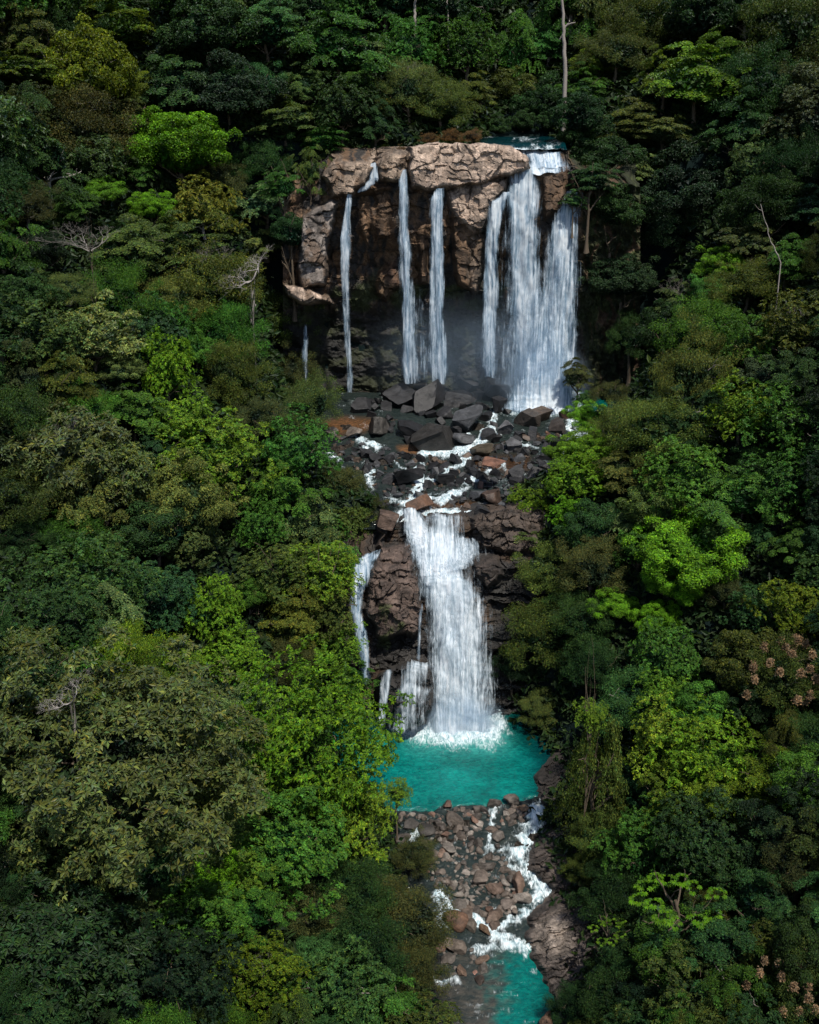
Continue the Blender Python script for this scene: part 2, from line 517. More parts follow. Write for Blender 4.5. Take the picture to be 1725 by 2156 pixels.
# ------------------------------------------------------------------ water
def water_material():
    M = NT('river_water')
    pos = M.n('NewGeometry').outputs['Position']
    col = M.attr('col').outputs['Color']; foam = M.attr('foam').outputs['Fac']
    w1 = M.noise(M.mapping(pos, (1.0, 1.6, 1)), 1.6, 5, .62, .5)
    w2 = M.noise(pos, 6.0, 4, .6, .3)
    fn = M.noise(M.mapping(pos, (1.5, .5, 1)), 1.6, 6, .66, 1.5)
    fmask = M.ramp(M.math('ADD', foam, M.math('MULTIPLY', M.math('SUBTRACT', fn, .5), 1.3)),   .22, .98)
    c0 = M.mix(M.ramp(w1, .3, .75), M.mix(1.0, col, (.5, .62, .68), 'MULTIPLY'), M.mix(1.0, col, (1.3, 1.25, 1.2), 'MULTIPLY'))
    b = M.n('BsdfPrincipled', Base_Color=c0, Roughness=.12, IOR=1.33)
    h = M.math('ADD', w1, M.math('MULTIPLY', w2, .35))
    M.set(b.inputs['Normal'], M.bump(h, .55, .35))
    fo = M.n('BsdfPrincipled', Base_Color=M.mix(M.ramp(fn, .34, .66), (.24, .37, .42), (.78, .86, .90)), Roughness=.6)
    M.set(fo.inputs['Normal'], M.bump(fn, .5, .35))
    return M.done(M.mixs(fmask, b.outputs[0], fo.outputs[0]))


WATER = water_material()


def water_sheet(name, X, Y, Z, colf, foamf, label=None, bankdark=True):
    px, py = proj(np.stack([X, Y, Z], -1))
    fo_ = np.clip(foamf(px, py), 0, 1.2); Z = Z + .32 * sstep(.35, .8, fo_) * (.6 + .6 * fbm(X * .9, Y * .9, 0, 3, 51))
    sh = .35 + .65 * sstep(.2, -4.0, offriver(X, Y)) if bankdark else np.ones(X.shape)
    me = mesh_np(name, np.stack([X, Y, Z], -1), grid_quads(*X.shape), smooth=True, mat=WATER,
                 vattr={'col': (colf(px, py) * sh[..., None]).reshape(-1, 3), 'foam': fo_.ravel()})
    o = tag(link(name, me), kind='structure')
    if label: tag(o, label, 'water')
    return o


TURQ = np.array([.002, .165, .145]); TURQ2 = np.array([.001, .080, .100]); CLEAR = np.array([.022, .030, .028]); BRN = np.array([.10, .048, .022])


def lines_foam(px, py, lines):
    r = np.zeros(px.shape)
    qx = px + fbm(px / 17, py / 11, 1, 4, 201) * 11; qy = py + fbm(px / 17, py / 11, 7, 4, 202) * 8
    brk = .86 + .32 * fbm(px / 13, py / 9, 3, 3, 203)
    for w, s, pts in lines:
        r = np.maximum(r, (s * .95 + .32) * brk * np.exp(-(ldist(qx, qy, pts) / (w * 1.35)) ** 2))
    return np.maximum(r, .30 * sstep(.15, .75, fbm(px / 24, py / 9, 11, 4, 204)))


# plunge pool of the lower fall
X, Y = np.meshgrid(np.arange(-16, 22, .3), np.arange(108, 136, .3))
cut = 111.3 + (X - 3) * .13 + fbm(X * .5, 0, 0, 3, 4) * .5
Z = np.full(X.shape, -84.0) + fbm(X * .8, Y * .8, 0, 3, 3) * .07 - (1 - sstep(-.9, .3, Y - cut)) * 1.1


def pool_col(px, py):
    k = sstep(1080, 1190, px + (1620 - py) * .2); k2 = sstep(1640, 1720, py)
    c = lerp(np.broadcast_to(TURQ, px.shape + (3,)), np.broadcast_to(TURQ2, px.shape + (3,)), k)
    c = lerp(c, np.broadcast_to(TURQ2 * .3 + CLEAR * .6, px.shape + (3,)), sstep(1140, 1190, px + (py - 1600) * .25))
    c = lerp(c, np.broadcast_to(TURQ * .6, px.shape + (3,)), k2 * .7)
    c = lerp(c, np.broadcast_to(np.array([.07, .33, .30]), px.shape + (3,)), .75 * np.exp(-(ldist(px, py, [(880, 1545), (1040, 1550)]) / 34) ** 2))
    return c * (1 + .22 * fbm(px / 60, py / 22, 4, 4, 214))[..., None]


def pool_foam(px, py):
    qx = px + fbm(px / 22, py / 12, 1, 4, 211) * 14; qy = py + fbm(px / 22, py / 12, 5, 4, 212) * 9
    f = .95 * (1 - sstep(-26, 26, pdist(qx, qy, [(800, 1512), (900, 1500), (1040, 1490), (1072, 1530), (1050, 1566), (960, 1574), (880, 1562), (830, 1540)])))
    f = np.maximum(f, .62 * np.exp(-(ldist(px, py, [(720, 1480), (780, 1505), (850, 1530)]) / 14) ** 2))
    return f


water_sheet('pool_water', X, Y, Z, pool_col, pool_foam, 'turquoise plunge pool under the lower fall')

# stony stream below the pool and its last turquoise stretch
X, Y = np.meshgrid(np.arange(-6, 24, .22), np.arange(68, 116, .22))
cut = 111.3 + (X - 3) * .13 + fbm(X * .5, 0, 0, 3, 4) * .5
Z = np.interp(Y, [68, 92, 96, 110.5, 111.5, 118], [-87.05, -87.0, -86.5, -84.25, -84.06, -84.06]) - sstep(-.3, .9, Y - cut) * 1.2 + fbm(X * .7, Y * .7, 0, 3, 13) * (.06 + .12 * sstep(92, 97, Y))
S_LINES = [(9, .9, [(1132, 1700), (1136, 1735), (1120, 1765), (1085, 1790), (1090, 1812), (1120, 1840), (1150, 1862)]), (11, .95, [(1130, 1700), (1128, 1725)]), (16, .8, [(1080, 1795), (1105, 1825), (1140, 1855), (1150, 1875)]), (12, .8, [(1150, 1870), (1128, 1895)]),
           (9, .5, [(1110, 1750), (1085, 1795), (1060, 1790)]), (9, .9, [(925, 1880), (940, 1905), (985, 1925), (1040, 1960), (1060, 1985), (1105, 1990)]), (9, .8, [(1040, 1962), (1095, 1930), (1115, 1925)]),
           (12, .7, [(1050, 1975), (1110, 1998)]), (7, .8, [(862, 1775), (872, 1760), (878, 1748)]), (7, .6, [(1030, 1790), (1040, 1740), (1045, 1700)]), (8, .6, [(925, 1900), (930, 1950)]),
           (14, .45, [(1110, 1740), (1140, 1760), (1120, 1790)]), (8, .5, [(990, 2000), (1060, 1995)]), (10, .4, [(930, 2070), (960, 2060)])]


def stream_col(px, py):
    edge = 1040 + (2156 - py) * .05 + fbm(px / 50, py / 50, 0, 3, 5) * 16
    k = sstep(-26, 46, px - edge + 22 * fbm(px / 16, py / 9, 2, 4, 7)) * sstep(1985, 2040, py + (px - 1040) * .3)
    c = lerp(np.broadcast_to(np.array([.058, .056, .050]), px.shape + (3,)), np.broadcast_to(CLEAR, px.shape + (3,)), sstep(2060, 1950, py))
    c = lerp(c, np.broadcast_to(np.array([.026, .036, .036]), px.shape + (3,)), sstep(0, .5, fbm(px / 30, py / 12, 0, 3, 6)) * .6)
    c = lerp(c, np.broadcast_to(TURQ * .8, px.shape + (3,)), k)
    c = lerp(c, np.broadcast_to(TURQ2 * .5, px.shape + (3,)), sstep(1850, 1890, py) * sstep(1090, 1125, px) * sstep(1960, 1900, py) * .6)
    return c


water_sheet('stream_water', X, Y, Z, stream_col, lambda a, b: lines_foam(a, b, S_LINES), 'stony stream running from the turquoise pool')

# shallow water through the rock field and the pool under the big fall
X, Y = np.meshgrid(np.arange(-22, 48, .35), np.arange(147.6, 203, .3))
Z = np.interp(Y, [147, 151, 165, 184, 187, 205], [-60.75, -60.55, -59.25, -57.75, -57.35, -57.3]) + fbm(X * .7, Y * .7, 0, 3, 23) * .07 - (1 - sstep(148.0, 150.2, Y + fbm(X * .6, 0, 0, 3, 24) * .8)) * 1.6
R_LINES = [(8, .9, [(1040, 868), (1036, 905), (1010, 925), (960, 948), (900, 955)]), (7, .7, [(980, 955), (960, 985), (925, 1000), (890, 1015)]), (7, .95, [(1036, 876), (1034, 900), (1022, 918), (990, 945)]), (9, 1.0, [(1205, 878), (1204, 905), (1216, 925), (1190, 940), (1170, 942)]), (8, .85, [(895, 955), (882, 990), (886, 1020), (872, 1042), (850, 1062), (855, 1090)]),
           (6, .8, [(1000, 1000), (975, 1030), (930, 1050), (925, 1062)]), (8, .95, [(1175, 1038), (1130, 1060), (1080, 1076), (1000, 1088), (960, 1092)]), (5, .8, [(745, 920), (770, 938), (800, 946)]),
           (5, .8, [(775, 985), (782, 1010)]), (6, .85, [(788, 1000), (778, 1022)]), (5, .6, [(830, 975), (850, 985)]), (5, .7, [(690, 960), (730, 970)]), (5, .7, [(940, 1040), (900, 1050), (850, 1060)]),
           (5, .6, [(1080, 930), (1120, 940)]), (5, .6, [(1060, 985), (1000, 1000)]), (14, 1.0, [(850, 1088), (960, 1092)]), (8, .6, [(1215, 925), (1230, 960)]), (6, .7, [(820, 1050), (845, 1056)])]


def field_col(px, py):
    c = np.broadcast_to(CLEAR, px.shape + (3,))
    c = lerp(c, np.broadcast_to(TURQ * .55, px.shape + (3,)), sstep(1050, 1110, px) * sstep(880, 862, py))
    c = lerp(c, np.broadcast_to(BRN * 1.2, px.shape + (3,)), 1 - sstep(-8, 12, pdist(px, py, [(680, 890), (720, 880), (790, 885), (770, 905), (700, 915)])))
    c = lerp(c, np.broadcast_to(BRN * 1.6, px.shape + (3,)), 1 - sstep(-5, 10, pdist(px, py, [(840, 942), (880, 940), (890, 952), (850, 955)])))
    c = lerp(c, np.broadcast_to(BRN * .5, px.shape + (3,)), 1 - sstep(-8, 20, pdist(px, py, [(1000, 965), (1110, 965), (1110, 985), (990, 990)])))
    return lerp(c, np.broadcast_to(BRN * .6, px.shape + (3,)), 1 - sstep(-8, 12, pdist(px, py, [(860, 1060), (1000, 1055), (990, 1085), (870, 1085)])))


def field_foam(px, py):
    f = lines_foam(px, py, R_LINES)
    return np.maximum(f, 1.1 * (1 - sstep(-18, 12, pdist(px, py, [(1060, 850), (1080, 770), (1225, 770), (1228, 866), (1150, 878), (1070, 874)]))))


water_sheet('river_water', X, Y, Z, field_col, field_foam, 'shallow water and white runs threading the dark rock field')

# river above the cliff
X, Y = np.meshgrid(np.arange(13, 28, .4), np.arange(203.5, 226, .4))
Z = np.full(X.shape, -12.35) + fbm(X * .6, Y * .6, 0, 3, 33) * .06 - (1 - sstep(203.5, 207, Y)) * 1.0
water_sheet('upstream_water', X, Y, Z, lambda a, b: np.broadcast_to(TURQ2 * .28, a.shape + (3,)), lambda a, b: lines_foam(a, b, [(3, .25, [(1085, 293), (1135, 290)]), (10, 1, [(1090, 322), (1190, 328)])]), 'dark turquoise river above the falls')


def fall_material(name, tint=(.84, .92, 1.0), power=1.0, chunk=1.0, deep=(.24, .37, .50), extra=0.0):
    M = NT(name)
    uv = M.n('UVMap').outputs['UV']
    a = M.attr('dens').outputs['Fac']
    wob = M.n('TexNoise', Vector=M.mapping(uv, (.6, .12, 1)), Scale=1.0)
    wv = M.mix(.5, uv, wob.outputs['Color'], 'ADD')
    s1 = M.noise(M.mapping(wv, (2.8, .10, 1)), 1.0, 6, .64, .15)
    s2 = M.noise(M.mapping(wv, (1.5 * chunk, .30 * chunk, 1)), 1.0, 6, .66, .6)
    s3 = M.noise(M.mapping(uv, (6.0, 1.3, 1)), 1.0, 3, .6, .3)
    t0 = M.math('ADD', M.math('MULTIPLY', s1, .5), M.math('ADD', M.math('MULTIPLY', s2, .42), M.math('MULTIPLY', s3, .11)))
    t = M.math('ADD', M.math('MULTIPLY', M.math('SUBTRACT', t0, .55), 2.1), .55)
    al = M.ramp(M.math('ADD', M.math('SUBTRACT', t, .56), M.math('MULTIPLY', M.math('SUBTRACT', a, .62 - extra), power)), -.30, .34, 0, .95)
    shade = M.ramp(M.math('ADD', t, M.math('MULTIPLY', M.math('SUBTRACT', a, .8), .3)), .30, .80)
    col = M.mix(shade, deep, tint)
    df = M.n('BsdfDiffuse', Color=col); tr = M.n('BsdfTranslucent', Color=col)
    bp = M.bump(t0, .55, .35)
    M.set(df.inputs['Normal'], bp)
    s = M.mixs(.3, df.outputs[0], tr.outputs[0])
    tp = M.n('BsdfTransparent')
    return M.done(M.mixs(al, tp.outputs[0], s))


FALL = fall_material('falling_water', tint=(.87, .94, 1.0), extra=.06)
FALL_CHUNK = fall_material('tumbling_water', tint=(.90, .95, 1.0), power=.9, chunk=2.0, deep=(.42, .53, .62), extra=.12)


def sheet(name, rows, parent, bulge=.8, nu=26, nv=150, mat=None, ragged=3.0, seed=0, rough=.25, fade=.45, topfade=.6):
    """falling water: rows of (pixel row, left, right, depth, density) swept into one rippled sheet"""
    r = np.array(rows, float)
    y = np.linspace(r[0, 0], r[-1, 0], nv)
    L, R, D, A = (np.interp(y, r[:, 0], r[:, k]) for k in (1, 2, 3, 4))
    L = L + fbm(y / 60, 0, seed, 4, 60) * ragged; R = R + fbm(y / 60, 9, seed, 4, 61) * ragged
    ctr, hw_ = (L + R) / 2, (R - L) / 2 * 1.5 + 1.5; L, R = ctr - hw_, ctr + hw_
    s = np.linspace(-1, 1, nu)
    PX = (L + R)[:, None] / 2 + (R - L)[:, None] / 2 * s[None]
    PY = np.repeat(y[:, None], nu, 1) + fbm(PX / 18, 0, seed, 3, 62) * 3
    DD = D[:, None] - bulge * (1 - s[None] ** 2) + fbm(PX / 9., PY / 60., seed, 4, 63) * rough
    P = at(PX, PY, DD)
    u = P[..., 0]; v = np.cumsum(np.concatenate([[0], np.linalg.norm(np.diff(P[:, nu // 2], axis=0), axis=1)]))
    uv = np.stack([u + seed * 7.3, np.repeat(v[:, None], nu, 1)], -1).reshape(-1, 2)
    e = sstep(0, fade * 2, 1 - np.abs(s))[None]
    vv = (y - y[0]) / (y[-1] - y[0])
    dens = A[:, None] * (.2 + .8 * e) - .45 * (1 - e) + .16 * fbm(s[None] * 4 + seed, y[:, None] / 45, 3, 3, 66)
    dens = dens - .5 * (1 - sstep(0, .05, vv))[:, None] * topfade - .25 * sstep(.93, 1, vv)[:, None]
    me = mesh_np(name, P, grid_quads(nv, nu), smooth=True, mat=mat or FALL, vattr={'dens': dens.ravel()}, uv=uv)
    return link(name, me, parent)


def waterfall(label, base, group=None):
    o = link('waterfall', None, None, base)
    o.empty_display_size = .5
    return tag(o, label, 'waterfall', group)


def place_child(c, root):
    c.matrix_parent_inverse = Matrix.Translation(-Vector(root.location))


def fall(label, sheets, group=None, **kw):
    last = sheets[0][-1]
    b = at((last[1] + last[2]) / 2, last[0], last[3])
    root = waterfall(label, tuple(b), group)
    for i, rows in enumerate(sheets):
        o = sheet('strand', rows, root, seed=i + int(b[0] * 3), **kw)
        place_child(o, root)
    return root


G = 'falls side by side over the upper cliff'
fall('thin ribbon fall furthest from the big fall on the upper cliff', [
    [(344, 781, 793, 197.2, 1.2), (376, 776, 798, 196.8, 1.1), (388, 764, 794, 196.8, 1.0), (404, 745, 764, 197.0, .9)],
    [(410, 728, 742, 196.5, 1.2), (470, 722, 738, 196, 1.1), (500, 714, 740, 195.8, .98), (560, 712, 740, 195.6, .8), (640, 717, 740, 195.6, .7), (740, 726, 740, 195.6, .8), (828, 728, 746, 195.5, .9)]],
    G, bulge=.4, nu=14, ragged=2.0)
fall('narrow misty fall between the thin ribbon and the central fall', [
    [(356, 846, 858, 196.6, 1.2), (380, 837, 861, 196.4, 1.1), (410, 834, 862, 196.2, .8), (480, 837, 864, 196.2, .82), (500, 835, 868, 196, .95), (600, 837, 876, 195.8, .76), (700, 844, 886, 195.6, .7), (810, 848, 892, 195.4, .72)],
    [(380, 842, 858, 196.0, .85), (480, 845, 860, 195.9, .85), (600, 846, 864, 195.5, .85), (810, 850, 868, 195, .9)],
    [(480, 828, 880, 196.6, .35), (620, 832, 890, 196.4, .42), (812, 840, 904, 196, .55)]],
    G, bulge=.6, nu=20, ragged=2.5)
fall('central white fall dropping below the pale rock ledge', [
    [(396, 918, 938, 196.4, 1.3), (420, 906, 936, 196.0, 1.15), (500, 900, 937, 195.8, 1.0), (600, 900, 938, 195.6, .95), (700, 900, 939, 195.4, .88), (808, 898, 944, 195.2, .95)],
    [(410, 914, 936, 195.6, .9), (500, 910, 936, 195.4, .9), (700, 914, 940, 195, .92), (808, 916, 946, 194.7, 1.0)],
    [(600, 876, 900, 196.4, .45), (730, 874, 904, 196.2, .55), (808, 870, 908, 196, .6)]],
    G, bulge=.7, nu=22, ragged=2.5)
big = fall('big white multi-strand fall with foaming top cascade on the upper cliff', [
    [(312, 1082, 1140, 207.0, 1.2), (326, 1100, 1186, 204.2, 1.1), (340, 1106, 1196, 202.2, 1.1), (352, 1100, 1196, 200.6, 1.2), (366, 1084, 1190, 199.0, 1.2)],
    [(318, 1150, 1190, 205.0, .9), (352, 1130, 1196, 200.2, 1.1)],
    [(358, 1070, 1140, 198.6, .95), (385, 1068, 1142, 198.2, 1.0), (412, 1062, 1144, 197.6, 1.15), (480, 1058, 1144, 197.2, 1.0), (560, 1058, 1152, 196.9, .98), (650, 1060, 1156, 196.6, .98), (740, 1068, 1168, 196.2, 1.0), (846, 1074, 1180, 195.6, 1.1)],
    [(406, 1056, 1086, 197.4, 1.25), (424, 1034, 1070, 197.0, 1.2), (480, 1024, 1057, 196.7, 1.1), (560, 1018, 1053, 196.5, 1.05), (650, 1012, 1049, 196.3, .98), (796, 1012, 1048, 195.6, 1.0)],
    [(436, 1166, 1220, 197.8, 1.1), (500, 1152, 1224, 197, 1.1), (600, 1138, 1224, 196.6, 1.1), (700, 1128, 1222, 196.2, 1.1), (780, 1112, 1218, 195.6, 1.2), (850, 1090, 1212, 194.6, 1.3)],
    [(404, 1184, 1232, 198.4, .7), (430, 1172, 1230, 198.2, .9), (460, 1166, 1226, 198, 1.0)],
    [(600, 1100, 1170, 196.2, .45), (640, 1090, 1190, 195.7, .7), (760, 1080, 1206, 195.2, .8), (850, 1070, 1214, 194.4, .95)],
    [(470, 1020, 1150, 197.6, .42), (600, 1018, 1160, 197.2, .5), (840, 1016, 1190, 196.6, .55)],
    [(690, 1120, 1190, 194.4, .45), (740, 1110, 1206, 193.4, .85), (790, 1086, 1214, 192.6, 1.2), (830, 1066, 1222, 191.6, 1.45), (858, 1050, 1232, 190.6, 1.3), (870, 1046, 1236, 189.8, 1.0)],
    [(750, 1128, 1196, 193.0, .6), (800, 1100, 1208, 191.8, 1.1), (856, 1076, 1222, 190.2, 1.4), (872, 1066, 1228, 189.2, 1.2)],
    [(520, 1160, 1200, 195.9, .7), (660, 1146, 1206, 195.5, .85), (850, 1100, 1200, 194.2, 1.1)]],
    G, bulge=.9, nu=32, ragged=4.0, rough=.5)
fall('faint spray fall dripping beside the undercut at the foot of the pale pillar', [[(680, 638, 648, 197, .7), (740, 634, 650, 196.5, .7), (800, 632, 654, 196, .6)]], G, bulge=.2, nu=10, ragged=1.5)
G2 = 'falls of the lower cliff'


def LW(rows, d): return [(y, l, r, float(lower_depth(y)) - d, a) for (y, l, r, a) in rows]


fall('wide white lower fall plunging into the turquoise pool', [
    LW([(1072, 838, 880, 1.1), (1100, 850, 905, 1.15), (1125, 858, 920, 1.2), (1165, 864, 985, 1.2), (1200, 872, 990, 1.15), (1240, 880, 1000, 1.1), (1262, 884, 1014, 1.0)], .5),
    LW([(1082, 880, 990, .8), (1104, 890, 990, .72), (1125, 884, 990, .9), (1150, 876, 1000, 1.15), (1180, 872, 1000, 1.15), (1210, 874, 960, 1.1), (1235, 885, 985, .8)], .75),
    LW([(1128, 960, 1004, .6), (1146, 950, 1024, .85), (1164, 930, 1026, .8), (1182, 910, 1014, .75), (1200, 890, 985, .7)], 1.0),
    LW([(1205, 880, 960, 1.0), (1225, 880, 1012, .98), (1260, 886, 1022, 1.0), (1330, 888, 1036, 1.0), (1420, 890, 1046, 1.0), (1490, 890, 1052, 1.05), (1528, 882, 1060, 1.15), (1558, 868, 1068, 1.1)], 1.0),
    LW([(1240, 900, 1000, .62), (1330, 905, 1010, .7), (1440, 910, 1020, .7), (1530, 878, 1056, 1.05), (1566, 864, 1068, .95)], 1.8)],
    G2, bulge=1.0, nu=36, ragged=5, rough=.6, mat=FALL_CHUNK)
fall('slender side fall half hidden by trees left of the brown buttress', [
    LW([(1156, 786, 812, .9), (1166, 764, 808, 1.0), (1178, 744, 796, 1.1), (1192, 738, 786, 1.1), (1230, 736, 774, 1.05), (1290, 738, 766, 1.0), (1320, 742, 776, 1.0), (1370, 750, 782, .95), (1440, 758, 784, .85)], .9),
    LW([(1186, 742, 776, .75), (1300, 742, 762, .75), (1440, 760, 780, .7)], 1.4)],
    G2, bulge=.4, nu=18, ragged=3, rough=.3)
fall('thin trickles down the edge of the brown buttress', [LW([(1270, 884, 892, .6), (1330, 870, 892, .45), (1395, 868, 890, .5)], 2.6)], G2, bulge=.2, nu=8, ragged=1)
fall('veil of water fanning over the rounded boulder beside the lower fall', [
    LW([(1392, 850, 916, .9), (1410, 830, 918, .72), (1440, 820, 918, .55), (1452, 818, 918, .8), (1476, 814, 916, .52), (1545, 800, 910, .56)], 5.5),
    LW([(1410, 806, 828, .95), (1440, 796, 822, .85), (1530, 790, 814, .75)], 4.9)],
    G2, bulge=2.6, nu=28, ragged=3, rough=.3, mat=FALL_CHUNK)

# spray hanging at the foot of the falls
def mist(name, centre, size, density, label, col=(.62, .80, 1.0)):
    bm = bmesh.new(); bmesh.ops.create_icosphere(bm, subdivisions=3, radius=1.0)
    me = bpy.data.meshes.new(name); bm.to_mesh(me); bm.free()
    M = NT(name)
    tc = M.n('TexCoord').outputs['Object']
    ln = M.n('VectorMath', operation='LENGTH'); M.set(ln.inputs[0], tc)
    fall_ = M.ramp(ln.outputs['Value'], 1.0, .15, 0, 1)
    n = M.noise(M.mapping(tc, (2.2, 2.2, 1.6)), 1.4, 4, .6)
    dn = M.math('MULTIPLY', M.math('MULTIPLY', fall_, M.ramp(n, .3, .7, .25, 1.4)), density)
    v = M.n('VolumePrincipled', Color=col, Density=dn, Anisotropy=.2)
    me.materials.append(M.done(None, v.outputs[0]))
    o = link(name, me, None, centre); o.scale = size
    return tag(o, label, 'mist', kind='stuff')


mist('mist', tuple(at(1148, 806, 193.0)), (9.5, 4.2, 8.5), .45, 'dense white spray where the big fall hits its pool')
mist('mist', tuple(at(1000, 745, 194.0)), (23, 5.0, 12.5), .06, 'thin bluish mist drifting in front of the undercut cliff')
mist('mist', tuple(at(966, 1515, 128.4)), (7.5, 2.8, 4.2), .42, 'white spray at the foot of the lower fall')

# ------------------------------------------------------------------ rocks
def rock_mesh(name, seed, planes, sub, squash, rough, mat, smooth=False, block=False):
    r = np.random.RandomState(seed)
    bm = bmesh.new(); bmesh.ops.create_icosphere(bm, subdivisions=sub, radius=1.0)
    v = np.array([p.co[:] for p in bm.verts])
    if block:
        v = v * 1.5
    for k in range(planes):
        n = r.randn(3)
        if block and k < 6:
            n = np.zeros(3); n[k // 2] = 1 if k % 2 else -1; n = n + r.randn(3) * .22
        n = n / np.linalg.norm(n)
        d = r.uniform(.42, .95) if block else r.uniform(.45, .82)
        s = v @ n - d
        v = v - np.where(s > 0, s, 0)[:, None] * n
    v = v * np.array(squash)
    dirn = v / (np.linalg.norm(v, axis=1)[:, None] + 1e-6)
    v = v + dirn * (fbm(v[:, 0] * 2.5 + seed, v[:, 1] * 2.5, v[:, 2] * 2.5, 4, seed) * rough)[:, None]
    v /= np.abs(v[:, :2]).max()
    for p, c in zip(bm.verts, v): p.co = c
    me = bpy.data.meshes.new(name); bm.to_mesh(me); bm.free()
    me.polygons.foreach_set('use_smooth', np.full(len(me.polygons), smooth))
    me.materials.append(mat)
    return me


ANG = [rock_mesh('angular_boulder', 100 + i, 10, 4, (1, rnd.uniform(.7, .95), rnd.uniform(.6, .9)), .035, ROCK_WET, False, True) for i in range(9)]
RND = [rock_mesh('worn_boulder', 200 + i, 9, 4, (1, rnd.uniform(.65, .95), rnd.uniform(.5, .75)), .05, ROCK_DRY, True) for i in range(9)]
SANG = [rock_mesh('angular_stone', 300 + i, 9, 3, (1, rnd.uniform(.6, .95), rnd.uniform(.55, .85)), .03, ROCK_WET, False, True) for i in range(8)]
SRND = [rock_mesh('worn_stone', 400 + i, 8, 3, (1, rnd.uniform(.6, .95), rnd.uniform(.45, .75)), .04, ROCK_DRY, True) for i in range(8)]
nrock = [0]


def rock(px, py, rx, meshes, col, name, label, group, lift=.25, flat=1.0, tilt=.25, yaw=None, y0=60):
    p = hit(px, py + rx * .35, 0, y0=y0, wet=True)
    dist = float(np.linalg.norm(p)); R = (.98 if name == 'boulder' else .92) * rx * dist / F
    i = nrock[0]; nrock[0] += 1
    o = link(name, meshes[i % len(meshes)])
    o.location = (p[0], p[1], p[2] + R * lift)
    o.rotation_euler = (rnd.uniform(-tilt, tilt), rnd.uniform(-tilt, tilt), rnd.uniform(0, 6.28) if yaw is None else yaw)
    o.scale = (R, R, R * flat)
    j = rnd.uniform(.8, 1.2)
    o.color = (col[0] * j, col[1] * j, col[2] * j, 1)
    return tag(o, label, 'rock', group)


DK = (.023, .023, .025); DK2 = (.014, .014, .0155); GY = (.062, .064, .069); RB = (.11, .06, .04); BR = (.086, .074, .064); PB = (.18, .158, .138)
GR = 'large boulders in the rock field between the falls'
BIG = [  # px, py, rx, colour, flat, label
    (1050, 822, 60, DK, .7, 'largest black slab leaning beside the foam of the big fall'),
    (990, 804, 36, DK, .9, 'black block propped behind the largest slab'),
    (960, 838, 40, DK2, .8, 'dark misty boulder below the central fall'),
    (902, 842, 52, DK2, .7, 'broad dark boulder at the foot of the central fall'),
    (836, 836, 42, DK, .8, 'dark grey block near the foot of the narrow misty fall'),
    (760, 856, 30, DK2, .9, 'upright dark boulder under the thin ribbon fall'),
    (800, 900, 34, (.085, .078, .07), .9, 'tilted grey-brown slab beside the orange puddle'),
    (858, 906, 34, DK2, .8, 'blocky dark rock right of the tilted slab'),
    (908, 922, 50, (.026, .024, .022), .65, 'broad black rock with trickles in the middle of the field'),
    (975, 888, 48, GY, .8, 'large flat-faced pale grey boulder left of the small chute'),
    (982, 920, 32, GY, .7, 'pale grey slab leaning below the flat-faced boulder'),
    (1066, 902, 26, (.10, .10, .105), 1.2, 'grey wedge standing right of the small white chute'),
    (1112, 884, 30, (.05, .042, .036), .9, 'brown-black rock on the rim of the big pool'),
    (1145, 874, 26, (.07, .05, .036), 1.2, 'pointed brown rock on the rim of the big pool'),
    (1174, 896, 28, (.05, .04, .034), 1.0, 'dark rock beside the white run at the pool outlet'),
    (1195, 874, 17, RB, 1.1, 'reddish brown rock at the end of the pool rim'),
    (1015, 948, 28, (.08, .065, .045), .8, 'mossy brown block below the pale slabs'),
    (1080, 938, 24, (.10, .10, .105), .7, 'flat grey rock right of the mossy block'),
    (850, 1004, 40, DK2, .75, 'big black rock left of the main white run'),
    (1032, 1042, 34, (.075, .048, .036), .95, 'reddish block carrying a broken rust slab'),
    (1005, 1042, 24, GY, .8, 'grey rounded rock left of the reddish block'),
    (880, 1062, 34, (.12, .065, .04), .45, 'flat brown rock above the lower cascade'),
    (1015, 1076, 24, DK, .7, 'dark boulder at the lip near the curved white run'),
    (816, 1086, 34, (.09, .06, .045), .9, 'brown block on the bank beside the lower cascade'),
    (838, 1124, 30, (.07, .05, .04), 1.0, 'root-draped rock at the shoulder of the lower cascade'),
    (930, 1008, 24, DK2, .8, 'black rock in the run right of the main white water'),
    (1090, 1002, 22, DK, .8, 'black stone among small stones near the bright green tree'),
    (704, 912, 20, PB, .7, 'pale tan rock at the edge of the orange puddle'),
    (740, 910, 26, (.12, .10, .085), .5, 'flat grey-brown slab along the orange puddle'),
    (1150, 960, 20, DK2, .8, 'black rock under the bright green tree'),
    (1120, 915, 20, DK, .8, 'dark stone below the pool rim rocks'),
    (770, 955, 20, DK, .7, 'dark block below the first white trickle'),
    (1040, 978, 20, RB, .6, 'brown stone in the shallow brown water'),
    (960, 968, 22, DK, .7, 'dark stone above the middle run'),
]
for px, py, rx, col, fl, lb in BIG:
    rock(px, py, rx, ANG, col, 'boulder', lb, GR, lift=.35, flat=fl, tilt=.45, y0=150 if py > 1095 else 140)
rock(1036, 1027, 30, ANG, (.14, .07, .046), 'boulder', 'rust-red broken slab lying on the reddish block', GR, lift=2.2, flat=.22, tilt=.12, y0=140)

FIELD = [(690, 905), (760, 925), (850, 950), (960, 950), (1080, 920), (1200, 900), (1212, 930), (1150, 960), (1160, 1040), (1090, 1066), (1000, 1070), (860, 1078), (800, 1060), (770, 1000), (700, 965)]


def zone_upper(px, py):
    if py < 935: return 'near the outlet of the big pool' if px > 1050 else ('along the orange puddle' if px < 820 else 'below the large pale slabs')
    if px < 860: return 'left of the main white run'
    if px > 1030: return 'right of the reddish block' if py > 990 else 'in the shallows under the bright green tree'
    return 'beside the main white run'


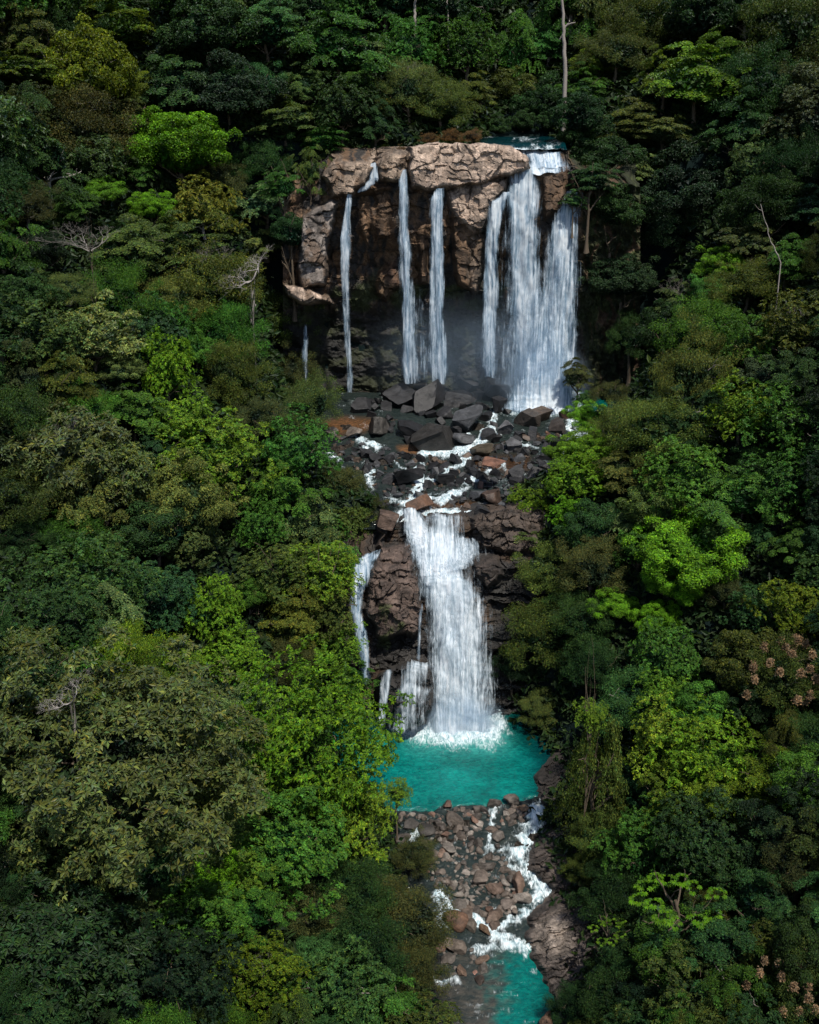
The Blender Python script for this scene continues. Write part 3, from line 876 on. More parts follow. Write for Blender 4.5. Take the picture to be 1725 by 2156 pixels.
spots = []
def scatter(poly, n, rmin, rmax, gap):
    xs = [p[0] for p in poly]; ys = [p[1] for p in poly]; out = []; tries = 0
    while len(out) < n and tries < 20000:
        tries += 1
        x, y = rnd.uniform(min(xs), max(xs)), rnd.uniform(min(ys), max(ys)); r = rmin + (rmax - rmin) * rnd.random() ** 2.2
        if pdist(np.array([x]), np.array([y]), poly)[0] > -2: continue
        if any((x - a) ** 2 + ((y - b) * 1.5) ** 2 < (gap * (r + c)) ** 2 for a, b, c in spots): continue
        spots.append((x, y, r)); out.append((x, y, r))
    return out


spots += [(b[0], b[1], b[2] * .8) for b in BIG]
for x, y, r in scatter([(735, 845), (800, 815), (900, 800), (1010, 790), (1085, 800), (1080, 870), (1040, 920), (940, 945), (800, 920)], 34, 12, 30, .6):
    q = 'near the foot of the cliff' if y < 850 else 'in the middle of the heap'
    z_ = 'under the narrow falls' if x < 900 else 'left of the big pool' if x > 990 else 'under the central fall'
    rock(x, y, r, ANG, DK2 if rnd.random() < .6 else DK, 'boulder', 'dark wet boulder %s, %s' % (q, z_), 'dark boulders heaped under the cliff', lift=.3, tilt=.5, y0=140)
for x, y, r in scatter([(700, 960), (790, 950), (930, 960), (1080, 910), (1200, 890), (1205, 935), (1150, 985), (1160, 1030), (1060, 1055), (960, 1050), (860, 1055), (790, 1040), (730, 985)], 46, 11, 21, .5):
    rock(x, y, r, ANG, DK2 if rnd.random() < .5 else DK if rnd.random() < .8 else GY, 'boulder', 'mid-sized dark angular boulder %s' % zone_upper(x, y), 'mid-sized boulders of the upper rock field', lift=.3, tilt=.5, y0=140)
for x, y, r in scatter(FIELD, 330, 6, 15, .42):
    if min(ldist(np.array([x]), np.array([y]), l[2])[0] - l[0] * .8 for l in R_LINES) < r * .3 and rnd.random() < .85: continue
    q = rnd.random()
    col, cw = ((DK, 'black') if q < .62 else (GY, 'grey') if q < .76 else ((.085, .06, .045), 'brown') if q < .97 else (RB, 'reddish'))
    rock(x, y, r, SANG, col, 'angular_stone', 'small %s angular stone %s' % (cw, zone_upper(x, y)), 'small stones of the upper rock field', lift=.25, tilt=.5, y0=140)

GL = 'boulders in the stony stream below the pool'
BIGL = [
    (944, 1692, 15, (.10, .06, .045), 1.1, 'lone brown boulder on the rim of the turquoise pool'),
    (1042, 1690, 16, BR, .8, 'round brown rock where the pool spills over'),
    (1076, 1684, 18, BR, .8, 'wide brown rock in the row along the pool outlet'),
    (1100, 1700, 14, (.17, .11, .07), .8, 'tan rock at the end of the row along the pool outlet'),
    (1020, 1704, 14, (.06, .05, .045), .8, 'dark rock left of the small spillway'),
    (958, 1722, 22, (.11, .09, .075), .9, 'domed grey-brown boulder below the pool rim'),
    (1052, 1760, 17, BR, .8, 'round brown boulder left of the rapids head'),
    (1036, 1746, 12, (.10, .075, .06), .9, 'small round boulder above the rapids head'),
    (945, 1782, 22, PB, .55, 'pale flat-topped boulder in the stone bar'),
    (932, 1794, 15, (.18, .12, .09), .8, 'pinkish stone tucked under the pale flat boulder'),
    (1024, 1824, 22, BR, .7, 'long brown boulder in the middle of the stone bar'),
    (1012, 1846, 22, (.15, .12, .10), .7, 'grey-brown boulder below the long brown one'),
    (1040, 1868, 22, (.13, .09, .07), .8, 'dark brown boulder left of the largest streamside boulders'),
    (1092, 1858, 28, (.15, .10, .075), .95, 'large boulder beside the rapids, behind the pale squared one'),
    (1100, 1890, 20, PB, 1.1, 'pale squared boulder facing the rapids'),
    (1070, 1904, 18, (.13, .105, .09), .9, 'grey boulder left of the pale squared one'),
    (965, 1908, 18, BR, .9, 'pale brown wedge at the left edge of the stone bar'),
    (985, 1920, 22, (.12, .09, .07), .7, 'brown boulder at the foot of the stone bar'),
    (1040, 1925, 26, (.12, .085, .065), .7, 'wide brown boulder above the lower rapids'),
    (1042, 1945, 18, (.10, .07, .055), .6, 'low dark boulder touching the lower rapids'),
    (957, 1938, 28, (.11, .062, .04), .95, 'big rounded brown boulder in white water below the stone bar'),
    (994, 1950, 18, (.09, .075, .06), .8, 'dark boulder right of the big rounded one'),
    (1022, 1956, 18, (.12, .075, .045), .7, 'brown boulder at the tip of the white run'),
    (958, 1990, 26, (.10, .08, .065), .9, 'broken grey boulder at the head of the shallow pool'),
    (930, 1996, 14, (.10, .06, .045), 1.1, 'brown rock against the bushes by the shallow pool'),
    (944, 2020, 16, BR, .7, 'brown stone at the margin of the shallow pool'),
    (1016, 2020, 16, (.11, .075, .055), .7, 'dark stone of the pair in the shallow water'),
    (1018, 2036, 15, BR, .55, 'paler flat stone of the pair in the shallow water'),
    (972, 2044, 14, (.13, .085, .06), 1.1, 'upright block standing in the shallow pool'),
    (1012, 2064, 13, (.05, .035, .028), .9, 'round black-brown stone alone in the shallow pool'),
    (1000, 2050, 9, (.20, .11, .085), .5, 'small pink stone near the upright block'),
    (1150, 2150, 30, (.10, .06, .04), .7, 'brown rock at the bottom right of the last stream stretch'),
    (1160, 2050, 9, (.14, .08, .055), .7, 'small brown stone by the ledge at the last stretch'),
    (900, 1745, 22, (.05, .045, .04), 1.0, 'dark upright rock left of the stone bar'),
    (868, 1738, 18, (.045, .04, .036), .8, 'black rock near the left trickle below the pool'),
    (850, 1765, 22, (.05, .042, .036), .9, 'black rock under the overhanging leaves below the pool'),
]
for px, py, rx, col, fl, lb in BIGL:
    rock(px, py, rx, RND, col, 'boulder', lb, GL, lift=.35, flat=fl, tilt=.3)
spots[:] = [(b[0], b[1], b[2] * .8) for b in BIGL]
BAR = [(835, 1712), (920, 1706), (1040, 1690), (1110, 1700), (1110, 1735), (1060, 1740), (1050, 1790), (1085, 1830), (1120, 1880), (1080, 1930), (1020, 1930), (950, 1905), (900, 1850), (880, 1790), (840, 1760)]


def zone_lower(px, py):
    if py < 1745: return 'along the rim of the turquoise pool'
    if py < 1800: return 'at the head of the stone bar'
    return 'in the heart of the stone bar' if px < 1020 else 'on the rapids side of the stone bar'


for x, y, r in [q_ for q_ in scatter(BAR, 330, 5, 14, .42) if min(ldist(np.array([q_[0]]), np.array([q_[1]]), l[2])[0] - l[0] * .8 for l in S_LINES) > q_[2] * .5]:
    q = rnd.random()
    col, cw = (((.10, .08, .066), 'brown') if q < .4 else ((.065, .055, .048), 'dark') if q < (.85 if y < 1760 else .58) else (PB, 'pale') if q < .93 else ((.125, .075, .055), 'reddish'))
    rock(x, y, r, SRND, col, 'worn_stone', 'small %s worn stone %s' % (cw, zone_lower(x, y)), 'small stones of the stream below the pool', lift=.25, tilt=.45)
for i, (x, y, r) in enumerate(scatter([(930, 2000), (1000, 1990), (1000, 2040), (940, 2060)], 8, 5, 9, .7)):
    rock(x, y, r, SRND, BR, 'worn_stone', 'small brown worn stone at the head of the shallow pool', 'small stones of the stream below the pool', tilt=.4)

# layered ledge on the right side of the lower stream
EDGE = [(1560, 1165), (1590, 1150), (1640, 1120), (1670, 1128), (1700, 1150), (1740, 1152), (1770, 1128), (1800, 1108), (1835, 1116), (1870, 1162), (1900, 1150), (1930, 1114), (1990, 1108), (2040, 1132), (2100, 1168), (2160, 1180)]


def build_ledge():
    yy = np.arange(1560, 2160, 2.2); s = np.linspace(0, 1, 90)
    ex = np.interp(yy, [e[0] for e in EDGE], [e[1] for e in EDGE]) + fbm(yy / 16, 0, 0, 3, 71) * 5
    PX = ex[:, None] - 8 + s[None] * 175; PY = np.repeat(yy[:, None], len(s), 1)
    zw = np.interp(PY, [1560, 1700, 1980, 2160], [-84.1, -84.1, -87.0, -87.05])
    dd = PX - ex[:, None]
    wx = PX + fbm(PX / 20, PY / 20, 0, 3, 72) * 6; wy = PY + fbm(PX / 20, PY / 20, 4, 3, 73) * 6 + (PX - 1100) * .25
    f1, e1 = facets(wx * .55, wy, 30, 20, 74, 1, 1); f2, e2 = facets(wx * .6, wy, 13, 9, 75, 1, 1)
    st, es = facets(wx * .12, wy, 20, 9, 77, 1, .2)
    h = -.25 + sstep(-6, 14, dd) * .7 + np.maximum(dd, 0) * .012 + (f1 * .22 + f2 * .12 + st * .14) * sstep(-6, 12, dd)
    h = h + .8 * np.exp(-(((PX - 1165) / 36) ** 2 + ((PY - 1985) / 60) ** 2))
    P = atz(PX, PY, zw + h)
    n = fbm(PX / 22, PY / 14, 0, 4, 76)
    c = np.array([.066, .052, .045])[None, None] * (1 + .45 * np.clip(n + f2 * .3, -1, 1))[..., None] * (.45 + .55 * sstep(0, .18, np.minimum(es, e2)))[..., None]
    k = (1 - sstep(-10, 24, pdist(wx, wy, [(1125, 1960), (1180, 1945), (1200, 1990), (1190, 2040), (1130, 2000)])))
    c = lerp(c, np.array([.20, .165, .14])[None, None] * (1 + .5 * np.clip(n + f2 * .4, -1, 1))[..., None], k * .9)
    c = lerp(c, c * .45, sstep(1760, 1690, PY))  # far end by the pool darkened in its colour, as painted shade
    me = mesh_np('rock_ledge', P, grid_quads(len(yy), len(s)), smooth=False, mat=ROCK, vattr={'col': np.clip(c, .004, .9).reshape(-1, 3)})
    tag(link('rock_ledge', me), 'layered brown bedrock ledge sloping into the stream below the pool', 'rock')


build_ledge()

# ------------------------------------------------------------------ foliage
def unit(a): return a / (np.linalg.norm(a, axis=-1, keepdims=True) + 1e-9)


def leaf_quads(c, n, d, L, W, tint, fold=.25):
    """c centres, n normals, d directions; returns diamonds"""
    n = unit(n); d = unit(d - (d * n).sum(-1, keepdims=True) * n); s = np.cross(n, d)
    L = np.asarray(L)[:, None] if np.ndim(L) else L; W = np.asarray(W)[:, None] if np.ndim(W) else W
    v = np.stack([c - d * L * .5, c + s * W * .5 + n * W * fold, c + d * L * .5 - n * L * .12, c - s * W * .5 + n * W * fold], 1)
    return v, tint


def crown_mesh(name, parts, mat):
    v = np.concatenate([p[0] for p in parts]).reshape(-1, 3); t = np.concatenate([p[1] for p in parts])
    return mesh_np(name, v, np.arange(len(v)).reshape(-1, 4), mat=mat, fattr={'tint': t})


def shell_points(r, n, zmin=-.35, flat=.8, lump=.22, seed=0, rmin=.72):
    """clump centres on a lumpy dome of radius about one"""
    k = int(n * 3); d = unit(r.randn(k, 3)); d = d[d[:, 2] > zmin][:n * 2]
    out = []
    for q in d:                                  # thin out so that clumps spread evenly
        if all(np.dot(q, o) < math.cos(1.35 / math.sqrt(n) * 1.25) for o in out): out.append(q)
        if len(out) >= n: break
    d = np.array(out)
    lf = fbm(d[:, 0] * 1.9 + seed, d[:, 1] * 1.9, d[:, 2] * 1.9, 2, seed)
    keep = lf > -.42; d = d[keep]; lf = lf[keep]
    rad = (rmin + (1 - rmin) * r.rand(len(d))) * (1 + lump * 1.7 * lf)
    return d, d * rad[:, None] * np.array([1, 1, flat])


def tints(r, n, base=1.0, var=.35, warm=0.15):
    lg = np.clip(r.randn(n), -2.2, 2.2) * var * .95
    b = base * np.exp(lg); wv = r.randn(n) * warm + .16 * lg
    return np.stack([b * (1 + wv), b, b * np.clip(1 - wv * .8, .3, 2)], 1)


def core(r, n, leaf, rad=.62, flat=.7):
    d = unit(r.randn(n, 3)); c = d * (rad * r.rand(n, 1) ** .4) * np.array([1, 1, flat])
    return leaf_quads(c, unit(r.randn(n, 3)) + d, r.randn(n, 3), leaf * 1.6, leaf, tints(r, n, .42, .3) * np.array([.7, 1.0, 1.6]))  # inner leaves tinted darker and bluer: crown shade put into the colour


def crown_cauliflower(seed, nc=70, per=340, leaf=.044, mat=None):
    r = np.random.RandomState(seed); d, c = shell_points(r, nc, -.3, .78, .25, seed, .66); P = []
    for i in range(len(c)):
        rc = r.uniform(.15, .27); k = int(per * (rc / .2) ** 2)
        q = unit(r.randn(k, 3) + (d[i] * .55 + np.array([0, 0, .75])))
        pos = c[i] + q * rc * (.72 + .36 * r.rand(k, 1)) * np.array([1, 1, .72])
        pos += np.stack([fbm(pos[:, 0] * 9, pos[:, 1] * 9, pos[:, 2] * 9, 2, seed + a) for a in (1, 2, 3)], 1) * .03
        nn = q * .7 + np.array([0, 0, .45]) + r.randn(k, 3) * .45
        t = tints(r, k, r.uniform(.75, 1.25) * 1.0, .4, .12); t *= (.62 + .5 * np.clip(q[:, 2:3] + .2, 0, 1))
        P.append(leaf_quads(pos, nn, r.randn(k, 3), leaf * r.uniform(.7, 1.4, k), leaf * .55 * r.uniform(.7, 1.4, k), t))
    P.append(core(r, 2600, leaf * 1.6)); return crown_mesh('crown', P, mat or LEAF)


def crown_tier(seed, nc=46, leaf=.05, mat=None, droop=.35, zmin=-.45, flat=.95):
    """flat leafy sprays held in tiers"""
    r = np.random.RandomState(seed); d, c = shell_points(r, nc, zmin, flat, .3, seed, .45); P = []
    for i in range(len(c)):
        out = unit(np.array([d[i, 0], d[i, 1], .0]) + r.randn(3) * .25 * np.array([1, 1, 0])); side = np.array([-out[1], out[0], 0])
        a = r.uniform(.24, .42); base = c[i] - out * a * .5; tw = r.randint(7, 11); up = np.array([0, 0, 1.0])
        tint0 = r.uniform(.7, 1.3)
        for j in range(tw):
            ang = (j / (tw - 1) - .5) * 2.3 + r.randn() * .08; dr = out * math.cos(ang) + side * math.sin(ang)
            ln = a * (1.15 - .35 * abs(ang)) * r.uniform(.75, 1.15); k = int(46 * ln / .35)
            t = np.linspace(.12, 1, k); s = np.where(np.arange(k) % 2 == 0, 1, -1)
            sd = np.cross(up, dr); pos = base + dr * (t * ln)[:, None] + up * (.10 * a - droop * a * t ** 2)[:, None]
            pos = pos + sd * (s * leaf * .42 * (1.15 - t * .5))[:, None] + r.randn(k, 3) * leaf * .28
            nn = up + dr * (.25 + .5 * t)[:, None] + r.randn(k, 3) * .38
            ld = sd * s[:, None] + dr * .7
            P.append(leaf_quads(pos, nn, ld, leaf * r.uniform(.8, 1.35, k), leaf * .5 * r.uniform(.8, 1.3, k), tints(r, k, tint0, .4, .14)))
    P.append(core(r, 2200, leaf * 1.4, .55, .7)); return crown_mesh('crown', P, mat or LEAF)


def crown_rosette(seed, nc=60, ros=16, leaf=.10, mat=None, width=.36, lump=.3):
    """long leaves in rosettes at the twig ends"""
    r = np.random.RandomState(seed); d, c = shell_points(r, nc, -.45, .95, lump, seed, .6); P = []
    for i in range(len(c)):
        rc = r.uniform(.16, .27) * min(1, math.sqrt(100 / nc) * 1.1)
        q = unit(r.randn(ros, 3) + d[i] * .8 + np.array([0, 0, .5])); cen = c[i] + q * rc * (.6 + .5 * r.rand(ros, 1))
        t0 = r.uniform(.75, 1.25)
        for j in range(ros):
            k = r.randint(7, 11); ax = unit(q[j] * .6 + np.array([0, 0, .6]) + r.randn(3) * .25)
            e = unit(np.cross(ax, r.randn(3))); f = np.cross(ax, e); an = np.arange(k) / k * 6.283 + r.rand() * 6 + r.randn(k) * .2
            dr = e * np.cos(an)[:, None] + f * np.sin(an)[:, None] + ax * r.uniform(-.1, .6, (k, 1))
            L = leaf * r.uniform(.7, 1.2, k); pos = cen[j] + unit(dr) * (L * .6)[:, None]
            P.append(leaf_quads(pos, ax + r.randn(k, 3) * .3 - dr * .2, dr, L, L * width, tints(r, k, t0 * r.uniform(.8, 1.2), .35, .16)))
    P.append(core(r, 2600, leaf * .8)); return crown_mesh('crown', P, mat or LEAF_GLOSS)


def crown_fine(seed, nc=85, per=270, leaf=.035, mat=None, flat=.85, hang=.5):
    """small dusty leaves in brushy, slightly hanging clumps"""
    r = np.random.RandomState(seed); d, c = shell_points(r, nc, -.5, flat, .3, seed, .6); P = []
    for i in range(len(c)):
        rc = r.uniform(.12, .25); k = int(per * (rc / .19) ** 2)
        q = r.randn(k, 3); q = unit(q) * (r.rand(k, 1) ** .45)
        pos = c[i] + q * rc * np.array([1.1, 1.1, .8]); pos[:, 2] -= hang * .25 * (q[:, 0] ** 2 + q[:, 1] ** 2) * rc
        nn = q * .8 + np.array([0, 0, .6]) + r.randn(k, 3) * .7
        ld = q * np.array([1, 1, .3]) + r.randn(k, 3) * .4 - np.array([0, 0, hang])
        P.append(leaf_quads(pos, nn, ld, leaf * r.uniform(.7, 1.7, k), leaf * .4 * r.uniform(.7, 1.4, k), tints(r, k, r.uniform(.7, 1.3), .45, .16)))
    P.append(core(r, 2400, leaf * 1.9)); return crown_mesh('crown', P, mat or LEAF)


def crown_palmate(seed, ends=9, leaf=.2):
    """few long arms, each ending in an umbrella of lobed leaves"""
    r = np.random.RandomState(seed); P = []
    for i in range(ends):
        a = i / ends * 6.283 + r.rand() * .5; rad = .12 if i == 0 else r.uniform(.4, .95)
        e = np.array([math.cos(a) * rad, math.sin(a) * rad, .55 - .5 * rad * rad + r.uniform(-.2, .2)])
        for j in range(r.randint(6, 9)):
            b = j / 7 * 6.283 + r.rand() * .6; o = np.array([math.cos(b), math.sin(b), 0]); rr = r.uniform(.10, .2)
            cen = e + o * rr + np.array([0, 0, .05 - rr * .5]); k = 9
            an = np.linspace(-2.4, 2.4, k); side = np.array([-o[1], o[0], 0])
            dr = o * np.cos(an)[:, None] + side * np.sin(an)[:, None] - np.array([0, 0, .3]); L = leaf * .55 * (.7 + .3 * np.cos(an * .6)) * r.uniform(.8, 1.1)
            P.append(leaf_quads(cen + dr * (L * .5)[:, None], np.array([0, 0, 1.0]) + o * .4 + r.randn(k, 3) * .15, dr, L, L * .38, tints(r, k, r.uniform(.8, 1.3), .2, .1)))
    return crown_mesh('crown', P, LEAF)


def crown_drape(seed, leaf=.05):
    """vines hung over a broken trunk: narrow at the top, spreading like a skirt"""
    r = np.random.RandomState(seed); P = []
    for i in range(700):
        a = r.rand() * 6.283; t = r.rand() ** .8; z = 1 - 2 * t
        if vnoise(math.cos(a) * 1.6, math.sin(a) * 1.6, t * 3.2, seed) < -.12: continue
        rad = (.30 + .55 * t ** 1.3) * (1 + .30 * math.sin(a * 3 + seed + t * 2) + .16 * r.randn())
        k = r.randint(18, 40); ln = r.uniform(.1, .35); s = np.linspace(0, 1, k)
        pos = np.stack([np.cos(a) * rad * (1 + .15 * s), np.sin(a) * rad * (1 + .15 * s), z - ln * s], 1) + r.randn(k, 3) * .035
        o = np.array([math.cos(a), math.sin(a), .6])
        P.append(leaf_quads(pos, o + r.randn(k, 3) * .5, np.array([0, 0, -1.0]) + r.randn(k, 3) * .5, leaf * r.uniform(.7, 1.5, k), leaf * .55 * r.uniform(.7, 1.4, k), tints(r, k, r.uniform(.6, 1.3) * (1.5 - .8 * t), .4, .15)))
    return crown_mesh('crown', P, LEAF)


def blossom_mesh(seed):
    r = np.random.RandomState(seed); d, c = shell_points(r, 48, -.1, .95, .3, seed, .85); P = []
    for i in range(len(c)):
        k = 190; t = r.rand(k); an = r.rand(k) * 6.283; rad = .10 * r.rand(k) ** .5 * (1 - t * .5)
        pos = c[i] + np.stack([np.cos(an) * rad, np.sin(an) * rad, t * .17], 1) + unit(d[i]) * .04 + r.randn(k, 3) * .012
        P.append(leaf_quads(pos, r.randn(k, 3) + np.array([0, 0, .4]), r.randn(k, 3), .05, .03, tints(r, k, r.uniform(.8, 1.2), .3, .08)))
    return crown_mesh('blossoms', P, LEAF)


# ---- woody parts
def tube(pts, rad, nseg=7):
    pts = np.asarray(pts, float); n = len(pts); tg = unit(np.gradient(pts, axis=0))
    ref = np.where(np.abs(tg[:, 2:3]) > .9, np.array([[1., 0, 0]]), np.array([[0, 0, 1.]]))
    a = unit(np.cross(tg, ref)); b = np.cross(tg, a); an = np.arange(nseg) / nseg * 6.283
    ring = pts[:, None] + (a[:, None] * np.cos(an)[None, :, None] + b[:, None] * np.sin(an)[None, :, None]) * np.asarray(rad)[:, None, None]
    i = np.arange(n * nseg).reshape(n, nseg); j = np.roll(i, -1, 1)
    return ring.reshape(-1, 3), np.stack([i[:-1], j[:-1], j[1:], i[1:]], -1).reshape(-1, 4)


def join_tubes(name, tubes, mat):
    V, Q, o = [], [], 0
    for v, q in tubes: V.append(v); Q.append(q + o); o += len(v)
    return mesh_np(name, np.concatenate(V), np.concatenate(Q), smooth=True, mat=mat)


def limb(r, a, b, wob, n=9):
    t = np.linspace(0, 1, n)[:, None]; a = np.asarray(a, float); b = np.asarray(b, float)
    w = np.stack([fbm(t[:, 0] * 2 + r.rand() * 50, k * 9.1, 0, 3, k) for k in range(3)], 1) * np.linalg.norm(b - a) * wob
    return a + (b - a) * t + w * np.sin(t * math.pi * .5)


def trunk_mesh(seed, mat, limbs=7):
    """unit tree: base at 0, crown centre at height 1, crown radius 1 in x and y"""
    r = np.random.RandomState(seed); T = []
    p = limb(r, (0, 0, -.25), (r.randn() * .1, r.randn() * .1, 1.05), .06, 14); T.append(tube(p, np.linspace(.075, .03, 14) + np.array([.05] + [.02] + [0] * 12)))
    for i in range(limbs):
        s = p[r.randint(6, 13)]; a = i / limbs * 6.283 + r.rand(); e = (math.cos(a) * r.uniform(.45, .8), math.sin(a) * r.uniform(.45, .8), s[2] + r.uniform(.15, .55))
        q = limb(r, s, e, .12, 8); T.append(tube(q, np.linspace(.028, .008, 8), 5))
        for k in range(2):
            m = q[r.randint(3, 7)]; f = m + np.array([r.randn() * .25, r.randn() * .25, r.uniform(.1, .3)]); T.append(tube(limb(r, m, f, .15, 6), np.linspace(.012, .004, 6), 4))
    return join_tubes('trunk', T, mat)


def bare_mesh(seed, mat, depth=5, spread=.62, up=.35, first=5):
    """leafless fan of branches, radius about one"""
    r = np.random.RandomState(seed); T = []
    def grow(p, d, ln, rad, lev):
        e = p + d * ln; T.append(tube(limb(r, p, e, .10, 6), np.linspace(rad, rad * .6, 6), 5 if lev < 3 else 4))
        if lev >= depth: return
        for k in range(r.randint(2, 4)):
            nd = unit(d + r.randn(3) * spread + np.array([0, 0, up * .3])); grow(e, nd, ln * r.uniform(.62, .85), rad * .58, lev + 1)
    for i in range(first):
        a = i / first * 6.283 + r.rand(); grow(np.zeros(3), unit(np.array([math.cos(a) * .9, math.sin(a) * .9, up + r.uniform(0, .5)])), .36, .022, 1)
    return join_tubes('branches', T, mat)


TIER = [crown_tier(500 + i) for i in range(4)]
TIERW = [crown_tier(520 + i, 60, .042, None, .55, -.6, 1.2) for i in range(2)]
CAUL = [crown_cauliflower(540 + i) for i in range(3)]
BUSH = [crown_cauliflower(560 + i, 60, 250, .054) for i in range(3)]
FINE = [crown_fine(580 + i) for i in range(4)]
ROSE = [crown_rosette(600 + i) for i in range(2)]
ROSEBIG = [crown_rosette(620, 230, 20, .05, None, .40, .36)]
LEAFY = [crown_rosette(640 + i, 90, 15, .062, LEAF, .5) for i in range(3)]
LEAFYBIG = [crown_rosette(650, 190, 17, .045, LEAF, .5)]
PALM = [crown_palmate(660 + i, 9 + 3 * i) for i in range(2)]
DRAPE = [crown_drape(680)]
BLOS = [blossom_mesh(700)]
TRUNK = [trunk_mesh(720 + i, BARK) for i in range(3)]
TRUNKP = [trunk_mesh(730 + i, BARK_PALE) for i in range(2)]
BARE = [bare_mesh(740, TWIG, 6), bare_mesh(743, TWIG_GREY, 6, .5, .5, 4)]
KIND = {'tier': TIER, 'tall': TIERW, 'caul': CAUL, 'bush': BUSH, 'fine': FINE, 'rose': ROSE, 'rosebig': ROSEBIG, 'leafy': LEAFY, 'leafybig': LEAFYBIG, 'palm': PALM, 'drape': DRAPE}
COL = {'vivid': (.100, .240, .010), 'lime': (.106, .215, .013), 'sun': (.080, .170, .010), 'yellow': (.108, .180, .014), 'green': (.052, .138, .018), 'dark': (.026, .066, .018),
       'teal': (.042, .108, .028), 'olive': (.072, .106, .021), 'grey': (.092, .122, .030), 'brown': (.064, .078, .025), 'rust': (.096, .060, .025), 'pale': (.112, .175, .054), 'tan': (.24, .165, .10), 'black': (.015, .036, .015)}  # the black leaf colour has deep shade mixed into it
placed = []
ntree = [0]


def place(px, py, r, y0=62, ratio=1.0, lowest=1.5, tall=3.6):
    """stand a tree so that its crown centre falls on a sight line; returns base, crown height, crown radius"""
    Y = np.arange(y0, 330, .4); p = at(px, py, Y); dist = np.linalg.norm(p, axis=1); R = r * dist / F
    g = ground(p[:, 0], Y); off = offriver(p[:, 0], Y); need = R * ratio * .75 + lowest
    h = p[:, 2] - g; e = np.where(off > min(1.0, .3), h - need, 1e3)
    ok = np.where(e < 0)[0]
    good = [i for i in ok if h[i] > .25 * R[i]]
    i = good[0] if good else int(np.argmin(np.abs(e)))
    if h[i] > tall * R[i] + 4: return None, 0, 0
    return Vector((p[i, 0], p[i, 1], g[i])), float(max(h[i], .3 * R[i])), float(R[i])


def tree(px, py, r, kind, col, label, name='tree', group=None, ratio=1.0, y0=62, bare=0, pale=False, blossoms=False, lowest=1.5, jitter=.12, at_y=None, cling=0):
    if at_y is not None:
        q = at(px, py, at_y); R = r * float(np.linalg.norm(q)) / F; gz = float(ground(q[0], q[1])); H = max(float(q[2]) - gz, .6 * R); H = min(H, cling * R) if cling else H; base = Vector((q[0], q[1] + (.8 * R if cling else 0), q[2] - H))
    else: base, H, R = place(px, py, r, y0, ratio, lowest)
    if base is None: print('NOPLACE', label); return None
    i = ntree[0]; ntree[0] += 1
    root = link(name, None, None, base); root.rotation_euler.z = rnd.uniform(0, 6.28); root.empty_display_size = .5
    ax, ay = rnd.uniform(.82, 1.2), rnd.uniform(.82, 1.2)
    tag(root, label, 'tree' if name.endswith('tree') else 'shrub', group)
    c0 = COL[col]; j = math.exp(rnd.gauss(0, jitter)) * (1 - .3 * float(sstep(.62, 1.15, math.hypot((px - 862) / 862, (py - 1000) / 1150)))); hue = rnd.gauss(0, jitter * .6); c = (c0[0] * j * (1 + hue), c0[1] * j, c0[2] * j * (1 - hue), 1)  # leaf colour also darkens towards the frame edges, a painted vignette
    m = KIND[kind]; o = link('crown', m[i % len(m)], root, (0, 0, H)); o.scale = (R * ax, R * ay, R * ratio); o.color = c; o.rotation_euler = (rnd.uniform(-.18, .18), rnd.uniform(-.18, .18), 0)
    t = (TRUNKP if pale else TRUNK); t = t[i % len(t)]
    o = link('trunk', t, root); o.scale = (min(R, H * .9), min(R, H * .9), H)
    if bare:
        o = link('branches', BARE[i % 2], root, (0, 0, H + R * ratio * .25)); o.scale = (R * bare, R * bare, R * bare * .9)
    if blossoms:
        o = link('blossoms', BLOS[0], root, (0, 0, H)); o.scale = (R, R, R * ratio); o.color = (*COL['tan'], 1)
    placed.append((px, py, r)); return root


def bare_tree(px, py, r, label, y0=62, seed=0, lowest=9, lean=(0, 0)):
    base, H, R = place(px, py, r, y0, 1.0, lowest, 50)
    root = link('bare_tree', None, None, base); tag(root, label, 'tree')
    o = link('branches', BARE[seed % 2], root, (0, 0, H)); o.scale = (R * 1.25, R * 1.25, R * .62); o.rotation_euler = (lean[1], lean[0], rnd.uniform(0, 6))
    o = link('trunk', (TRUNKP if seed == 0 else TRUNK)[seed % 2], root); o.scale = (R * .14, R * .14, H)
    placed.append((px, py, r * .5)); return root


def dead_trunk(pts, Y, w, label, stubs=()):
    P = at([p[0] for p in pts], [p[1] for p in pts], Y); g = ground(P[-1, 0], P[-1, 1])
    base = P[-1].copy()
    n = 24; t = np.linspace(0, 1, len(pts)); tt = np.linspace(0, 1, n)
    Q = np.stack([np.interp(tt, t, P[:, k]) for k in range(3)], 1)[::-1]
    Q[0, 2] = min(Q[0, 2], float(g) - .5)
    Q[1:] += np.stack([fbm(tt[1:] * 6, k * 3.3, 0, 3, 80 + k) for k in range(3)], 1) * .18
    root = link('dead_tree', None, None, base); tag(root, label, 'tree')
    me = join_tubes('trunk', [tube(Q - base, np.linspace(w, w * .5, n))], BARK_PALE); link('trunk', me, root)
    T = []
    for a, b in stubs:
        qa, qb = at(*a, Y), at(*b, Y); r = np.random.RandomState(int(a[0])); T.append(tube(limb(r, qa - base, qb - base, .12, 8), np.linspace(w * .45, w * .15, 8), 5))
    if T: link('branches', join_tubes('branches', T, BARK_PALE), root)
    return root


# ---- trees the photograph shows one by one
T = tree
